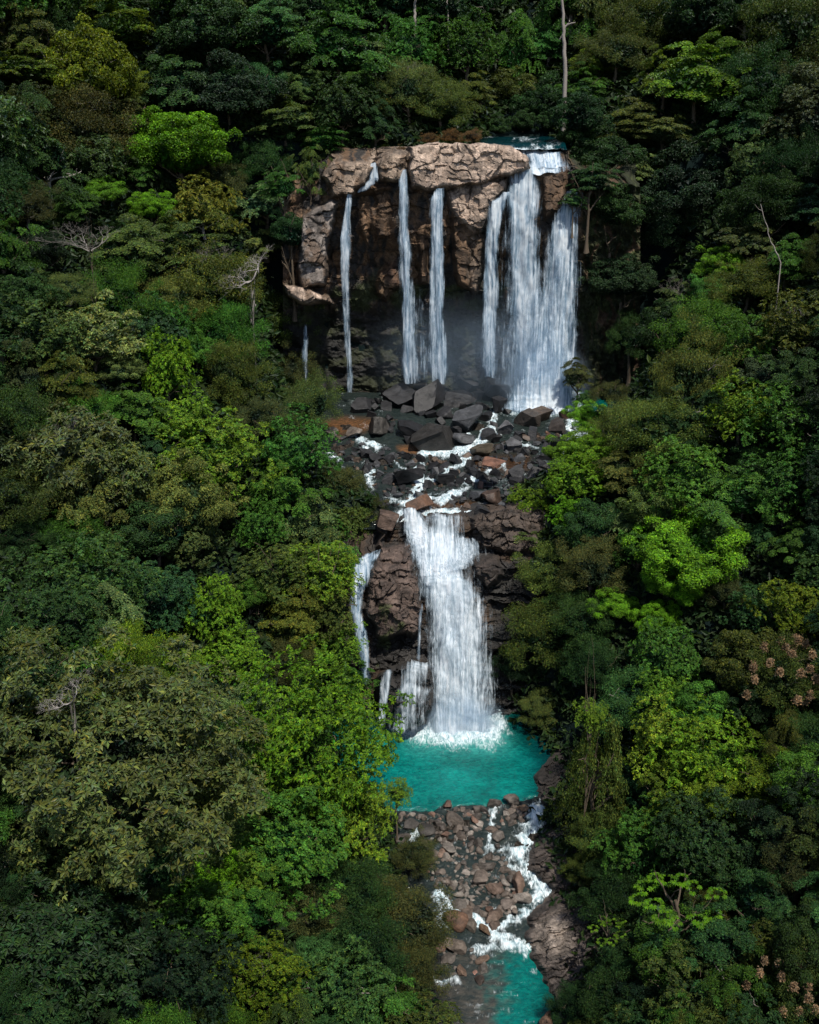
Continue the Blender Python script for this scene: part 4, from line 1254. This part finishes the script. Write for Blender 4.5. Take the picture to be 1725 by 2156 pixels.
# left slope, from the top down
T(250, 60, 95, 'tier', 'yellow', 'yellow-green layered tree at the top edge above the left slope', ratio=.7)
T(60, 150, 85, 'tier', 'yellow', 'golden green spreading tree in the upper left corner', ratio=.7)
T(140, 70, 70, 'fine', 'dark', 'dark feathery tree behind the golden green corner tree')
T(440, 70, 85, 'bush', 'dark', 'shadowy dark green tree at the top, left of the leafy bright one')
T(560, 60, 75, 'tier', 'teal', 'bluish green layered tree near the top edge')
T(705, 105, 110, 'tier', 'green', 'broad fresh green layered tree above the left end of the upper cliff', ratio=.85)
T(790, 110, 48, 'tier', 'pale', 'pale crown tip leaning from the broad fresh green tree toward the cliff', ratio=.8)
T(860, 190, 62, 'fine', 'grey', 'grey-olive feathery tree over the middle of the upper cliff', bare=.6)
T(930, 215, 58, 'fine', 'olive', 'olive feathery tree right above the red bushes')
T(980, 110, 66, 'leafy', 'green', 'tall leafy green tree above the pale ledge')
T(1000, 195, 46, 'tier', 'olive', 'small olive layered tree just over the pale ledge')
T(1085, 125, 62, 'tall', 'green', 'tall slim bright green tree above the head of the falls', ratio=1.5)
T(1075, 220, 52, 'bush', 'olive', 'round dark olive tree beside the river above the falls')
T(890, 60, 55, 'tier', 'green', 'green layered tree under the dead white trunk at top')
T(1150, 230, 60, 'bush', 'dark', 'dark rounded tree on the far bank above the falls')
T(1225, 250, 60, 'bush', 'dark', 'dark tree right of the river above the falls')
T(600, 255, 78, 'tier', 'olive', 'olive gold layered tree left of the upper cliff', ratio=.7)
T(480, 200, 80, 'bush', 'black', 'nearly black tree above the vivid domed tree')
T(720, 230, 70, 'leafy', 'dark', 'dark leafy tree at the back of the left ledge')
T(790, 260, 55, 'tier', 'dark', 'dark layered tree by the roots on the left ledge')
T(670, 300, 52, 'tier', 'green', 'green tree at the left end of the ledge rocks', ratio=.9)
T(650, 365, 40, 'tall', 'olive', 'small hanging olive tree beside the left ledge block', ratio=1.4, at_y=198, cling=2)
T(380, 318, 112, 'caul', 'vivid', 'large vivid green domed tree high on the left slope', ratio=.82, jitter=.02)
T(215, 405, 50, 'caul', 'vivid', 'small vivid green tree left below the large vivid dome', ratio=.7, jitter=.02)
T(290, 370, 36, 'tier', 'green', 'small green crown between the two vivid trees')
T(318, 440, 40, 'caul', 'vivid', 'small vivid green tree right below the large vivid dome', ratio=1.0, jitter=.02)
T(460, 375, 46, 'fine', 'brown', 'brownish olive crown right of the vivid dome')
T(160, 270, 85, 'fine', 'brown', 'dull brown feathery tree above the small vivid tree')
T(270, 240, 60, 'tier', 'olive', 'dusky olive tree behind the vivid dome')
T(555, 425, 74, 'tier', 'pale', 'pale green layered tree left of the upper falls', ratio=.8)
T(550, 505, 62, 'tier', 'grey', 'pale olive layered tree under the pale green one', ratio=.8)
T(610, 500, 48, 'bush', 'dark', 'dark ivy-like tree against the grey pillar', at_y=194, cling=3)
T(590, 400, 45, 'tier', 'green', 'green tiered tree touching the left of the cliff', at_y=197, cling=3)
T(455, 600, 118, 'fine', 'olive', 'wide dusty olive tree mixed with bare branches beside the undercut', bare=.5)
bare_tree(530, 592, 78, 'white leafless tree reaching toward the upper cliff', seed=0, lean=(.5, .45), lowest=12)
bare_tree(190, 530, 80, 'grey leafless tree on the shaded left slope', seed=1)
T(360, 640, 80, 'fine', 'grey', 'thin grey-olive tree with pale stems, left of the white leafless tree', pale=True)
T(590, 680, 70, 'fine', 'olive', 'olive tree drooping at the mouth of the undercut')
T(350, 785, 62, 'leafy', 'lime', 'upper yellow-green leafy tree of the sunny left slope', ratio=1.3, jitter=.02)
T(380, 890, 62, 'leafy', 'lime', 'yellow-green leafy tree below its taller twin on the left slope', ratio=.9, jitter=.02)
T(410, 740, 50, 'bush', 'green', 'rounded green tree right behind the tall yellow-green tree')
T(490, 790, 80, 'fine', 'olive', 'dark olive tree between the yellow-green tree and the gorge')
T(650, 850, 74, 'fine', 'grey', 'grey-olive tree leaning over the orange puddle')
T(615, 780, 60, 'fine', 'brown', 'brownish tree at the left foot of the upper cliff')
T(560, 880, 62, 'fine', 'brown', 'brown shaded tree left of the orange puddle')
T(140, 960, 125, 'rose', 'grey', 'broad olive-grey coarse-leaved tree at the left edge', ratio=.85, bare=.45)
T(260, 1010, 85, 'rose', 'olive', 'olive coarse-leaved tree in front of the broad grey one')
T(440, 980, 95, 'leafy', 'yellow', 'golden green leafy tree left of the rock field', ratio=1.1)
T(620, 960, 78, 'leafy', 'green', 'fresh green tree along the edge of the rock field', ratio=1.0)
T(590, 1030, 70, 'tier', 'green', 'green layered tree just below the fresh green edge tree')
T(720, 1040, 52, 'fine', 'brown', 'brown-olive bush hanging beside the rock field', 'shrub', at_y=152, cling=2)
T(630, 1130, 98, 'tier', 'pale', 'pale green wide tree left of the lower cascade', ratio=1.0, at_y=142, cling=4)
T(545, 1110, 60, 'leafy', 'green', 'green tree left behind the pale wide one')
T(670, 1240, 76, 'leafy', 'yellow', 'yellow-olive tree beside the slender side fall', at_y=131, cling=4)
T(590, 1240, 74, 'leafy', 'olive', 'olive leafy tree left of the yellow-olive one', at_y=129, cling=4)
T(690, 1310, 60, 'leafy', 'olive', 'dark olive tree against the slender side fall', at_y=130, cling=4)
T(760, 1110, 44, 'fine', 'olive', 'small olive shrub near the root-draped rock', 'shrub', at_y=148, cling=1.5)
T(700, 1150, 50, 'leafy', 'green', 'green crown at the bend above the side fall', at_y=146, cling=2.5)
T(450, 1290, 62, 'leafy', 'lime', 'upper yellow-green leafy tree left of the lower fall', ratio=1.2, jitter=.02)
T(485, 1385, 62, 'leafy', 'lime', 'lower yellow-green leafy tree left of the lower fall', ratio=.85, jitter=.02)
T(525, 1260, 46, 'bush', 'green', 'soft rounded green tree beside the upper yellow-green one')
T(180, 1240, 112, 'leafy', 'teal', 'large bluish green leafy tree in shade at the left')
T(320, 1270, 80, 'leafy', 'dark', 'dark leafy tree left of the yellow-green pair')
T(330, 1120, 80, 'bush', 'dark', 'dark green bushy tree below the golden green one')
T(600, 1390, 60, 'fine', 'brown', 'brown shaded tree above the bright foreground tree')
T(735, 1450, 58, 'tier', 'green', 'soft bluish green tree drooping below the side fall', ratio=.9, at_y=128, cling=3)
T(60, 1430, 110, 'rose', 'olive', 'coarse olive tree at the left margin behind the giant one', bare=.4)
T(225, 1640, 240, 'rosebig', 'grey', 'giant olive tree with big pale leaves filling the lower left', ratio=1.05, bare=.0, jitter=.02)
bare_tree(150, 1480, 70, 'white leafless branches rising out of the giant olive tree', seed=0, lowest=18, lean=(.2, .7))
T(640, 1590, 178, 'leafybig', 'sun', 'big sunlit yellow-green tree overhanging the turquoise pool', ratio=1.1, jitter=.02)
T(720, 1720, 110, 'leafy', 'yellow', 'yellow-green lower crown leaning over the pool outlet')
T(835, 1690, 34, 'leafy', 'yellow', 'small yellow-green spray poking out over the turquoise pool', at_y=104, cling=3)
T(600, 1790, 110, 'leafy', 'green', 'shaded green tree under the big sunlit one')
T(430, 1845, 58, 'caul', 'vivid', 'small vivid green tree glowing in the dark lower left', ratio=.95, jitter=.02)
T(530, 1920, 70, 'tier', 'green', 'green tiered tree beside the small vivid one')
T(740, 1880, 90, 'fine', 'dark', 'dark feathery tree left of the stone bar')
T(875, 1830, 54, 'fine', 'brown', 'brown bush spilling onto the stone bar', 'shrub', at_y=99, cling=1.5)
T(850, 1940, 84, 'fine', 'brown', 'rusty brown bushes beside the white run below the stone bar', 'shrub', y0=80)
T(870, 2060, 70, 'fine', 'brown', 'brown shrubs hanging over the shallow pool', 'shrub', y0=75)
T(760, 2000, 90, 'fine', 'dark', 'very dark tree behind the rusty bushes')
T(560, 2070, 84, 'leafy', 'yellow', 'lit yellow-green tree near the bottom with bare twigs', ratio=1.1, bare=.5)
T(800, 2130, 90, 'tier', 'green', 'green layered tree at the bottom, left of the stream')
T(120, 1990, 120, 'rose', 'dark', 'dark coarse-leaved tree in the lower left corner')
T(330, 2080, 120, 'leafy', 'black', 'almost black tree at the bottom left')
T(80, 2130, 90, 'tier', 'dark', 'dark layered tree at the very bottom left corner')
T(775, 1080, 36, 'fine', 'brown', 'brown twiggy bush on the bank left of the lip of the lower cascade', 'shrub', at_y=150, cling=1.2)
T(735, 1120, 46, 'leafy', 'olive', 'olive bush covering the bank above the side fall', 'shrub', at_y=147, cling=1.5)
T(700, 1210, 50, 'leafy', 'green', 'green bush on the bank left of the side fall lip', 'shrub', at_y=137, cling=2)
T(705, 1390, 50, 'leafy', 'yellow', 'yellowish bush hiding the lower part of the side fall', 'shrub', at_y=129, cling=2)
# right slope, from the top down
dead_trunk([(1180, -40), (1188, 60), (1192, 165)], 224, .42, 'tall dead white trunk standing above the big fall', [((1187, 70), (1178, 82)), ((1189, 60), (1200, 40)), ((1190, 55), (1212, 47))])
dead_trunk([(873, -30), (876, 60)], 236, .34, 'pale dead trunk cut off by the top edge of the picture')
dead_trunk([(940, -30), (945, 30)], 240, .18, 'thin pale dead stem beside the thicker dead trunk at top')
dead_trunk([(1600, 430), (1622, 500), (1648, 560)], 150, .09, 'thin dead leaning stem on the dark right slope', [((1606, 445), (1590, 432))])
T(1470, 175, 105, 'tier', 'lime', 'wide sunlit yellow-green tree high on the right slope', ratio=.85, jitter=.02)
T(1400, 165, 60, 'tier', 'yellow', 'yellow-green tree on the shoulder of the wide sunlit one')
T(1520, 120, 60, 'tier', 'lime', 'bright upright crown at the right end of the wide sunlit tree', jitter=.02)
T(1300, 110, 66, 'fine', 'grey', 'grey-olive tree right of the tall dead trunk')
T(1250, 140, 40, 'bush', 'yellow', 'small yellow-olive tree near the tall dead trunk')
T(1235, 190, 48, 'tier', 'green', 'green tree under the tall dead trunk')
T(1320, 265, 80, 'tier', 'olive', 'olive layered tree above the right side of the big fall', ratio=.7)
T(1400, 280, 66, 'tier', 'grey', 'pale olive layered tree right of the falls', ratio=.7)
T(1345, 355, 52, 'tier', 'pale', 'pale fresh green sprays right of the cascade head', ratio=.7)
T(1275, 330, 60, 'bush', 'dark', 'dark tree crowding the cascade head')
T(1250, 385, 52, 'tier', 'dark', 'dark branchy tree hanging over the right strand of the big fall', at_y=194, cling=2.2)
T(1300, 450, 62, 'bush', 'dark', 'dark green tree on the mossy wall right of the falls', at_y=197, cling=2)
T(1212, 425, 27, 'tier', 'teal', 'bluish leafy spray in front of the top of the right strand', at_y=194, cling=2.2)
T(1660, 70, 95, 'fine', 'olive', 'olive tree in the top right corner')
T(1590, 190, 90, 'fine', 'dark', 'dark feathery tree at the right of the sunlit yellow-green tree')
T(1340, 40, 80, 'fine', 'olive', 'olive tree at the top edge right of the dead trunk')
T(1480, 40, 80, 'bush', 'dark', 'dark tree at the top edge above the wide sunlit tree')
T(1570, 280, 80, 'tier', 'teal', 'bluish layered tree on the shaded right slope')
T(1450, 400, 90, 'bush', 'black', 'blackish tree mass in the hollow right of the falls')
T(1400, 480, 80, 'fine', 'black', 'very dark feathery tree under the pale green sprays')
T(1320, 600, 62, 'bush', 'black', 'black-green shrub clinging to the mossy wall', 'shrub', at_y=196, cling=1.5)
T(1340, 720, 56, 'fine', 'dark', 'dark shrub low on the mossy wall', 'shrub', at_y=195, cling=1.5)
T(1520, 565, 58, 'caul', 'vivid', 'bright green tree in the middle of the dark right slope', ratio=.8)
T(1490, 620, 46, 'bush', 'green', 'green tree just under the bright one of the right slope')
T(1575, 600, 68, 'fine', 'olive', 'olive tree right of the bright green one')
T(1430, 640, 52, 'tier', 'grey', 'sparse grey tree with bare stems and yellow leaves', bare=.8, pale=True)
T(1660, 560, 66, 'tier', 'green', 'green sprays at the right edge level with the falls')
T(1465, 790, 78, 'fine', 'grey', 'tall grey-olive tree with a white stem right of the plunge', ratio=1.4, pale=True)
T(1580, 740, 62, 'leafy', 'green', 'fresh green tree right of the tall grey-olive one', ratio=1.2)
T(1670, 700, 75, 'leafy', 'olive', 'olive tree at the right edge above the green mass', bare=.5)
T(1215, 795, 42, 'tier', 'brown', 'slender red-brown tree on the rim of the big pool', ratio=1.1, at_y=188)
T(1232, 840, 26, 'tier', 'teal', 'bluish low branch over the pool under the red-brown tree', at_y=187)
T(1285, 830, 36, 'fine', 'brown', 'brown bush right of the pool', 'shrub')
T(1243, 880, 46, 'caul', 'vivid', 'bright green bushy tree at the outlet of the big pool', ratio=.75, jitter=.02)
T(1230, 950, 56, 'caul', 'lime', 'lime green domed tree beside the rock field', ratio=.9, jitter=.02)
T(1162, 955, 24, 'caul', 'lime', 'small pale lime tree over the white run', ratio=.8, jitter=.02)
T(1220, 1010, 56, 'leafy', 'lime', 'lime green leafy tree under the lime dome', jitter=.05)
T(1310, 900, 56, 'fine', 'grey', 'greyish tree right of the bright green bushy one')
T(1400, 910, 95, 'fine', 'olive', 'broad olive tree right of the rock field')
T(1320, 990, 60, 'tier', 'grey', 'pale grey-green tiered tree behind the lime dome')
T(1560, 870, 74, 'leafy', 'yellow', 'yellow-olive tree on the right slope level with the pool')
T(1665, 900, 84, 'leafy', 'green', 'fresh green tree at the right edge level with the rock field')
T(1450, 1010, 80, 'leafy', 'green', 'mid green tree above the big vivid one on the right')
T(1315, 1100, 62, 'tier', 'pale', 'pale grey-green layered tree right of the lower cascade', ratio=.75)
T(1345, 1160, 56, 'leafy', 'green', 'green leafy tree below the pale layered one')
T(1205, 1090, 44, 'leafy', 'vivid', 'small bright green tree right of the lower cascade')
T(1110, 1075, 38, 'leafy', 'yellow', 'slim yellow-olive tree with dark stems at the lip', ratio=1.3)
T(1130, 1130, 50, 'tier', 'olive', 'olive umbrella tree with two thin dark trunks beside the cascade', ratio=.5, at_y=146)
T(1160, 1195, 84, 'fine', 'olive', 'rounded olive tree right of the lower fall', ratio=.8)
T(1250, 1200, 76, 'fine', 'brown', 'brownish olive tree next to the rounded olive one')
T(1150, 1330, 92, 'fine', 'olive', 'dark olive tree hanging over the wall by the lower fall', ratio=1.1)
T(1100, 1240, 46, 'fine', 'dark', 'dark shrub on the rim right of the lower fall', 'shrub')
T(1085, 1420, 46, 'fine', 'black', 'hanging black-green growth on the wall right of the lower fall', 'shrub', at_y=132, cling=1.5)
T(1450, 1165, 104, 'caul', 'vivid', 'largest vivid green domed tree on the right slope', ratio=.8, jitter=.02)
T(1295, 1275, 50, 'caul', 'vivid', 'small vivid tree left below the largest vivid dome', ratio=.75, jitter=.02)
T(1385, 1305, 42, 'caul', 'vivid', 'small vivid tree right below the largest vivid dome', ratio=1.0, jitter=.02)
T(1420, 1235, 50, 'caul', 'vivid', 'vivid low lobe tucked under the largest vivid dome', ratio=.8, jitter=.05)
T(1530, 1250, 44, 'fine', 'brown', 'brownish crown right of the largest vivid dome')
T(1600, 1135, 48, 'tier', 'teal', 'bluish feathery tree with a thin curved trunk', ratio=.8, pale=True)
T(1660, 1020, 80, 'leafy', 'green', 'green tree at the right edge above the bluish feathery one')
T(1595, 1290, 50, 'leafy', 'teal', 'grey-green leafy tree with pale forked branches', pale=True)
T(1670, 1290, 60, 'leafy', 'yellow', 'yellow-green tree at the right edge under the bluish feathery one')
T(1675, 1440, 88, 'fine', 'olive', 'olive tree covered in tan blossoms at the right edge', blossoms=True)
T(1700, 2090, 84, 'fine', 'olive', 'tan-blossomed tree in the lower right corner', blossoms=True)
T(1400, 1400, 80, 'leafy', 'green', 'shaded green tree below the small vivid trees')
T(1250, 1400, 66, 'fine', 'dark', 'dark olive tree above the vine-draped stump')
T(1135, 1490, 38, 'fine', 'grey', 'pale grey-green shrub on the rocks right of the splash', 'shrub')
T(1262, 1615, 76, 'drape', 'olive', 'leaning stump draped in hanging vines beside the pool', ratio=1.75, jitter=.02, at_y=102)
T(1245, 1510, 34, 'leafy', 'yellow', 'yellow-green leaf tuft capping the vine-draped stump', at_y=101)
T(1425, 1570, 92, 'leafy', 'yellow', 'yellow-olive tree right of the vine-draped stump', ratio=.9)
T(1480, 1500, 70, 'bush', 'green', 'green rounded tree above the yellow-olive tree')
T(1500, 1610, 95, 'leafy', 'lime', 'bright leafy tree in the vine tangle of the lower right', jitter=.05)
T(1420, 1690, 80, 'leafy', 'yellow', 'golden green tree below the yellow-olive one')
T(1620, 1640, 84, 'tier', 'yellow', 'tree with scattered yellow sprays at the lower right')
T(1270, 1760, 62, 'fine', 'olive', 'olive bush at the foot of the vine-draped stump', 'shrub', ratio=.9)
T(1360, 1800, 90, 'leafy', 'green', 'green tree right of the bush under the vine-draped stump')
T(1500, 1780, 95, 'leafy', 'dark', 'dark leafy tree in the lower right shade')
T(1290, 1880, 70, 'fine', 'dark', 'dark shrub above the layered rock ledge', 'shrub')
T(1285, 1965, 58, 'palm', 'lime', 'smaller bright tree with umbrella-like lobed leaves by the ledge', ratio=.9, jitter=.02, lowest=5)
T(1425, 1905, 88, 'palm', 'vivid', 'larger bright tree with umbrella-like lobed leaves in the shade', ratio=.9, jitter=.02, lowest=6)
T(1620, 1900, 90, 'tier', 'teal', 'bluish feathery tree at the lower right')
T(1520, 2000, 95, 'tier', 'teal', 'large bluish green tree below the bright umbrella-leaved trees')
T(1690, 1830, 70, 'fine', 'brown', 'brownish tree at the right edge near the bottom')
T(1300, 2090, 84, 'fine', 'dark', 'dark bush at the bottom right of the stream', 'shrub')
T(1450, 2110, 90, 'leafy', 'olive', 'olive tree at the bottom right of centre')
T(1210, 2120, 44, 'fine', 'dark', 'dark low shrub beside the last stretch of stream', 'shrub')
T(1225, 1830, 34, 'fine', 'olive', 'small olive shrub on the edge of the rock ledge', 'shrub')
for x, y, r, lb in [(1052, 268, 26, 'dark bush behind the upstream river, next to the round dark olive tree'), (1105, 262, 30, 'dark bush in the middle of the far bank above the falls'), (1165, 264, 32, 'dark bush on the far bank straight above the cascade head'),
                    (1222, 292, 34, 'dark bush overhanging the upstream river at its right end'), (1240, 330, 36, 'dark bush right beside the cascade head')]:
    T(x, y, r, 'bush', 'dark', lb, 'shrub', 'dark bushes round the upstream river', at_y=228 if y < 280 else 208, cling=1.0)
# bushes on the cliff top and on ledges
for i, (x, y, r, c, lb) in enumerate([(905, 293, 20, 'rust', 'rust brown bush on the pale ledge'), (950, 290, 22, 'rust', 'second rust brown bush along the pale ledge'), (995, 288, 22, 'rust', 'third rust brown bush along the pale ledge, by the river'),
                                      (845, 318, 14, 'rust', 'small rust bush in the notch beside the pale ledge')]):
    T(x, y, r, 'fine', c, lb, 'shrub', 'rust brown bushes on the cliff top', ratio=.8, at_y=204 + i * .3, cling=.8)


# ---- the rest of the forest: every crown a tree of its own, placed between those above
OPEN = [(690, 340), (860, 285), (1190, 275), (1215, 350), (1240, 420), (1300, 520), (1310, 760), (1180, 800), (1215, 870), (1210, 930), (1150, 950), (1165, 1050), (1080, 1070), (1060, 1130), (1060, 1200), (1110, 1300),
        (1110, 1480), (1190, 1560), (1215, 1700), (1220, 1800), (1215, 1980), (1150, 2080), (1180, 2170), (925, 2170), (930, 1950), (835, 1850), (825, 1700), (830, 1560), (780, 1500), (740, 1400), (730, 1180),
        (775, 1120), (765, 1050), (690, 985), (676, 900), (740, 850), (700, 800), (630, 720), (610, 620), (620, 470), (660, 390)]
ADJ = {'tier': 'layered', 'tall': 'drooping', 'caul': 'domed', 'bush': 'bushy', 'fine': 'feathery', 'rose': 'coarse-leaved', 'leafy': 'leafy', 'drape': 'vine-hung'}
CW = {'green': 'mid green', 'dark': 'dark green', 'teal': 'bluish green', 'olive': 'olive', 'grey': 'grey-olive', 'brown': 'brownish', 'pale': 'pale green', 'black': 'blackish green', 'yellow': 'yellow-green', 'lime': 'bright green', 'vivid': 'vivid green'}
BANDS = [(-400, 290, 'above the upper falls'), (290, 620, 'beside the lip of the upper falls'), (620, 880, 'beside the foot of the upper falls'), (880, 1090, 'beside the dark rock field'), (1090, 1330, 'beside the top of the lower fall'),
         (1330, 1540, 'beside the foot of the lower fall'), (1540, 1730, 'beside the turquoise pool'), (1730, 1960, 'beside the stone bar'), (1960, 2400, 'beside the last stretch of stream')]
ORD = [k + ' from water' for k in ('first', 'second', 'third', 'fourth', 'fifth', 'sixth', 'seventh', 'eighth', 'ninth', 'tenth')]
HOLLOW = [[(1270, 1330), (1370, 1380), (1340, 1620), (1280, 1480)], [(-60, 960), (70, 1000), (110, 1350), (-60, 1380)], [(240, 1960), (520, 1940), (480, 2160), (260, 2160)], [(1340, 400), (1600, 380), (1560, 520), (1380, 600)],
          [(0, 420), (60, 430), (60, 520), (0, 520)], [(620, 1820), (760, 1840), (720, 1960), (620, 1930)]]
cand = []
for row in range(-1, 26):
    for q in range(-1, 21):
        cand.append((q * 92 + (46 if row % 2 else 0) + rnd.uniform(-22, 22), row * 88 + rnd.uniform(-20, 20), 50 + 46 * rnd.random() ** 1.5))
fill = []
for px, py, r in cand:
    if pdist(np.array([px]), np.array([py]), OPEN)[0] < r * .72: continue
    if any(math.hypot(px - a, py - b) < .62 * max(c, r) + .25 * min(c, r) for a, b, c in placed): continue
    q = rnd.random(); kind = 'tier' if q < .26 else 'bush' if q < .40 else 'fine' if q < .60 else 'leafy' if q < .80 else 'tall' if q < .89 else 'rose' if q < .93 else 'caul'
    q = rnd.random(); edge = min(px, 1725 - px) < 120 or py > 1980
    if any(pdist(np.array([px]), np.array([py]), hp)[0] < 0 for hp in HOLLOW):
        if rnd.random() < .4: continue
        edge = True; kind = 'fine'  # hollows use the dark palette: their shade is put into leaf colour
    pal = ['dark', 'dark', 'green', 'olive', 'teal', 'black', 'brown'] if edge else ['dark', 'green', 'olive', 'grey', 'teal', 'dark', 'olive', 'green', 'yellow', 'green', 'pale']  # trees near the frame edge get darker leaf colours, imitating a vignette
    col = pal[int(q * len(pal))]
    band = next(b[2] for b in BANDS if b[0] <= py < b[1]); side = 'left' if px < 800 + (0 if py > 290 else 80) else 'right'
    fill.append((px, py, r, kind, col, band, side))
groups_ = {}
for f in fill: groups_.setdefault((f[4], f[5], f[6], f[3]), []).append(f)
for (col, band, side, kind), fs in groups_.items():
    fs.sort(key=lambda f: abs(f[0] - 960))
    for k, f in enumerate(fs):
        lb = '%s %s tree, %s slope %s' % (CW[col], ADJ[kind], side, band)
        if len(fs) > 1: lb += ', ' + ORD[min(k, 9)]
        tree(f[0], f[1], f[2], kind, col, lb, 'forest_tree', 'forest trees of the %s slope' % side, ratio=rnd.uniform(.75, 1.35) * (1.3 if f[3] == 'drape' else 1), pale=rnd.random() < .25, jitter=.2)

# ---- undergrowth under the crowns: one mass nobody could count
def undergrowth():
    r = np.random.RandomState(900); n = 42000
    Y = 62 + r.rand(n) ** .8 * 230; px = r.uniform(-80, 1805, n)
    x = (px - CX) / F * Y * 1.05
    off = offriver(x, Y); z = ground(x, Y)
    ppx, ppy = proj(np.stack([x, Y, z], -1))
    keep = (off > .6) & (ppy > -60) & (ppy < 2300) & (off < 90); x, Y, z = x[keep], Y[keep], z[keep]
    P = []; 
    for a in range(9):
        k = len(x); s = .6 + .008 * Y
        c = np.stack([x, Y, z], 1) + r.randn(k, 3) * np.array([.8, .8, .35]) + np.array([0, 0, .5])
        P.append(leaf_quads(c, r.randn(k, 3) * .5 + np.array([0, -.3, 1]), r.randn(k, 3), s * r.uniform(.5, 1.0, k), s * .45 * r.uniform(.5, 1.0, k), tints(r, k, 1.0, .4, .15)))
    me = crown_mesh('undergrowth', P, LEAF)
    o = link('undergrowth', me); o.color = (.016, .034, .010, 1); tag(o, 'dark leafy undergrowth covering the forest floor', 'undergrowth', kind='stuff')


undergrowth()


# ------------------------------------------------------------------ light, sky, camera
sun_dir = Vector((.26, -.54, 1.08)).normalized()
w = bpy.data.worlds.new('World'); scene.world = w; w.use_nodes = True
nt = w.node_tree; nt.nodes.clear()
sky = nt.nodes.new('ShaderNodeTexSky'); sky.sky_type = 'NISHITA'; sky.sun_disc = False
sky.sun_elevation = math.asin(sun_dir.z); sky.sun_rotation = math.atan2(sun_dir.x, sun_dir.y)
bg = nt.nodes.new('ShaderNodeBackground'); bg.inputs['Strength'].default_value = .125
out = nt.nodes.new('ShaderNodeOutputWorld')
nt.links.new(sky.outputs[0], bg.inputs[0]); nt.links.new(bg.outputs[0], out.inputs[0])
sl = bpy.data.lights.new('sun', 'SUN'); sl.energy = 5.0; sl.angle = math.radians(.5); sl.color = (1.0, .94, .84)
so = bpy.data.objects.new('sun', sl); C.objects.link(so)
so.rotation_euler = sun_dir.to_track_quat('Z', 'Y').to_euler()

cam = bpy.data.cameras.new('camera'); co = bpy.data.objects.new('camera', cam); C.objects.link(co)
cam.sensor_fit = 'VERTICAL'; cam.angle_y = 2 * math.atan(1078 / F)
co.location = (0, 0, 0); co.rotation_euler = (math.pi / 2 - PITCH, 0, 0)
cam.clip_start = .5; cam.clip_end = 3000
scene.camera = co
scene.view_settings.view_transform = 'Standard'; scene.view_settings.look = 'None'; scene.view_settings.exposure = 0
scene.render.engine = 'CYCLES'
cy = scene.cycles
cy.use_light_tree = False; cy.max_bounces = 4; cy.diffuse_bounces = 2; cy.glossy_bounces = 1; cy.transmission_bounces = 2; cy.transparent_max_bounces = 14; cy.volume_bounces = 1
cy.use_denoising = True; cy.volume_step_rate = 4.0; cy.volume_max_steps = 24
cy.use_adaptive_sampling = True; cy.adaptive_threshold = .02
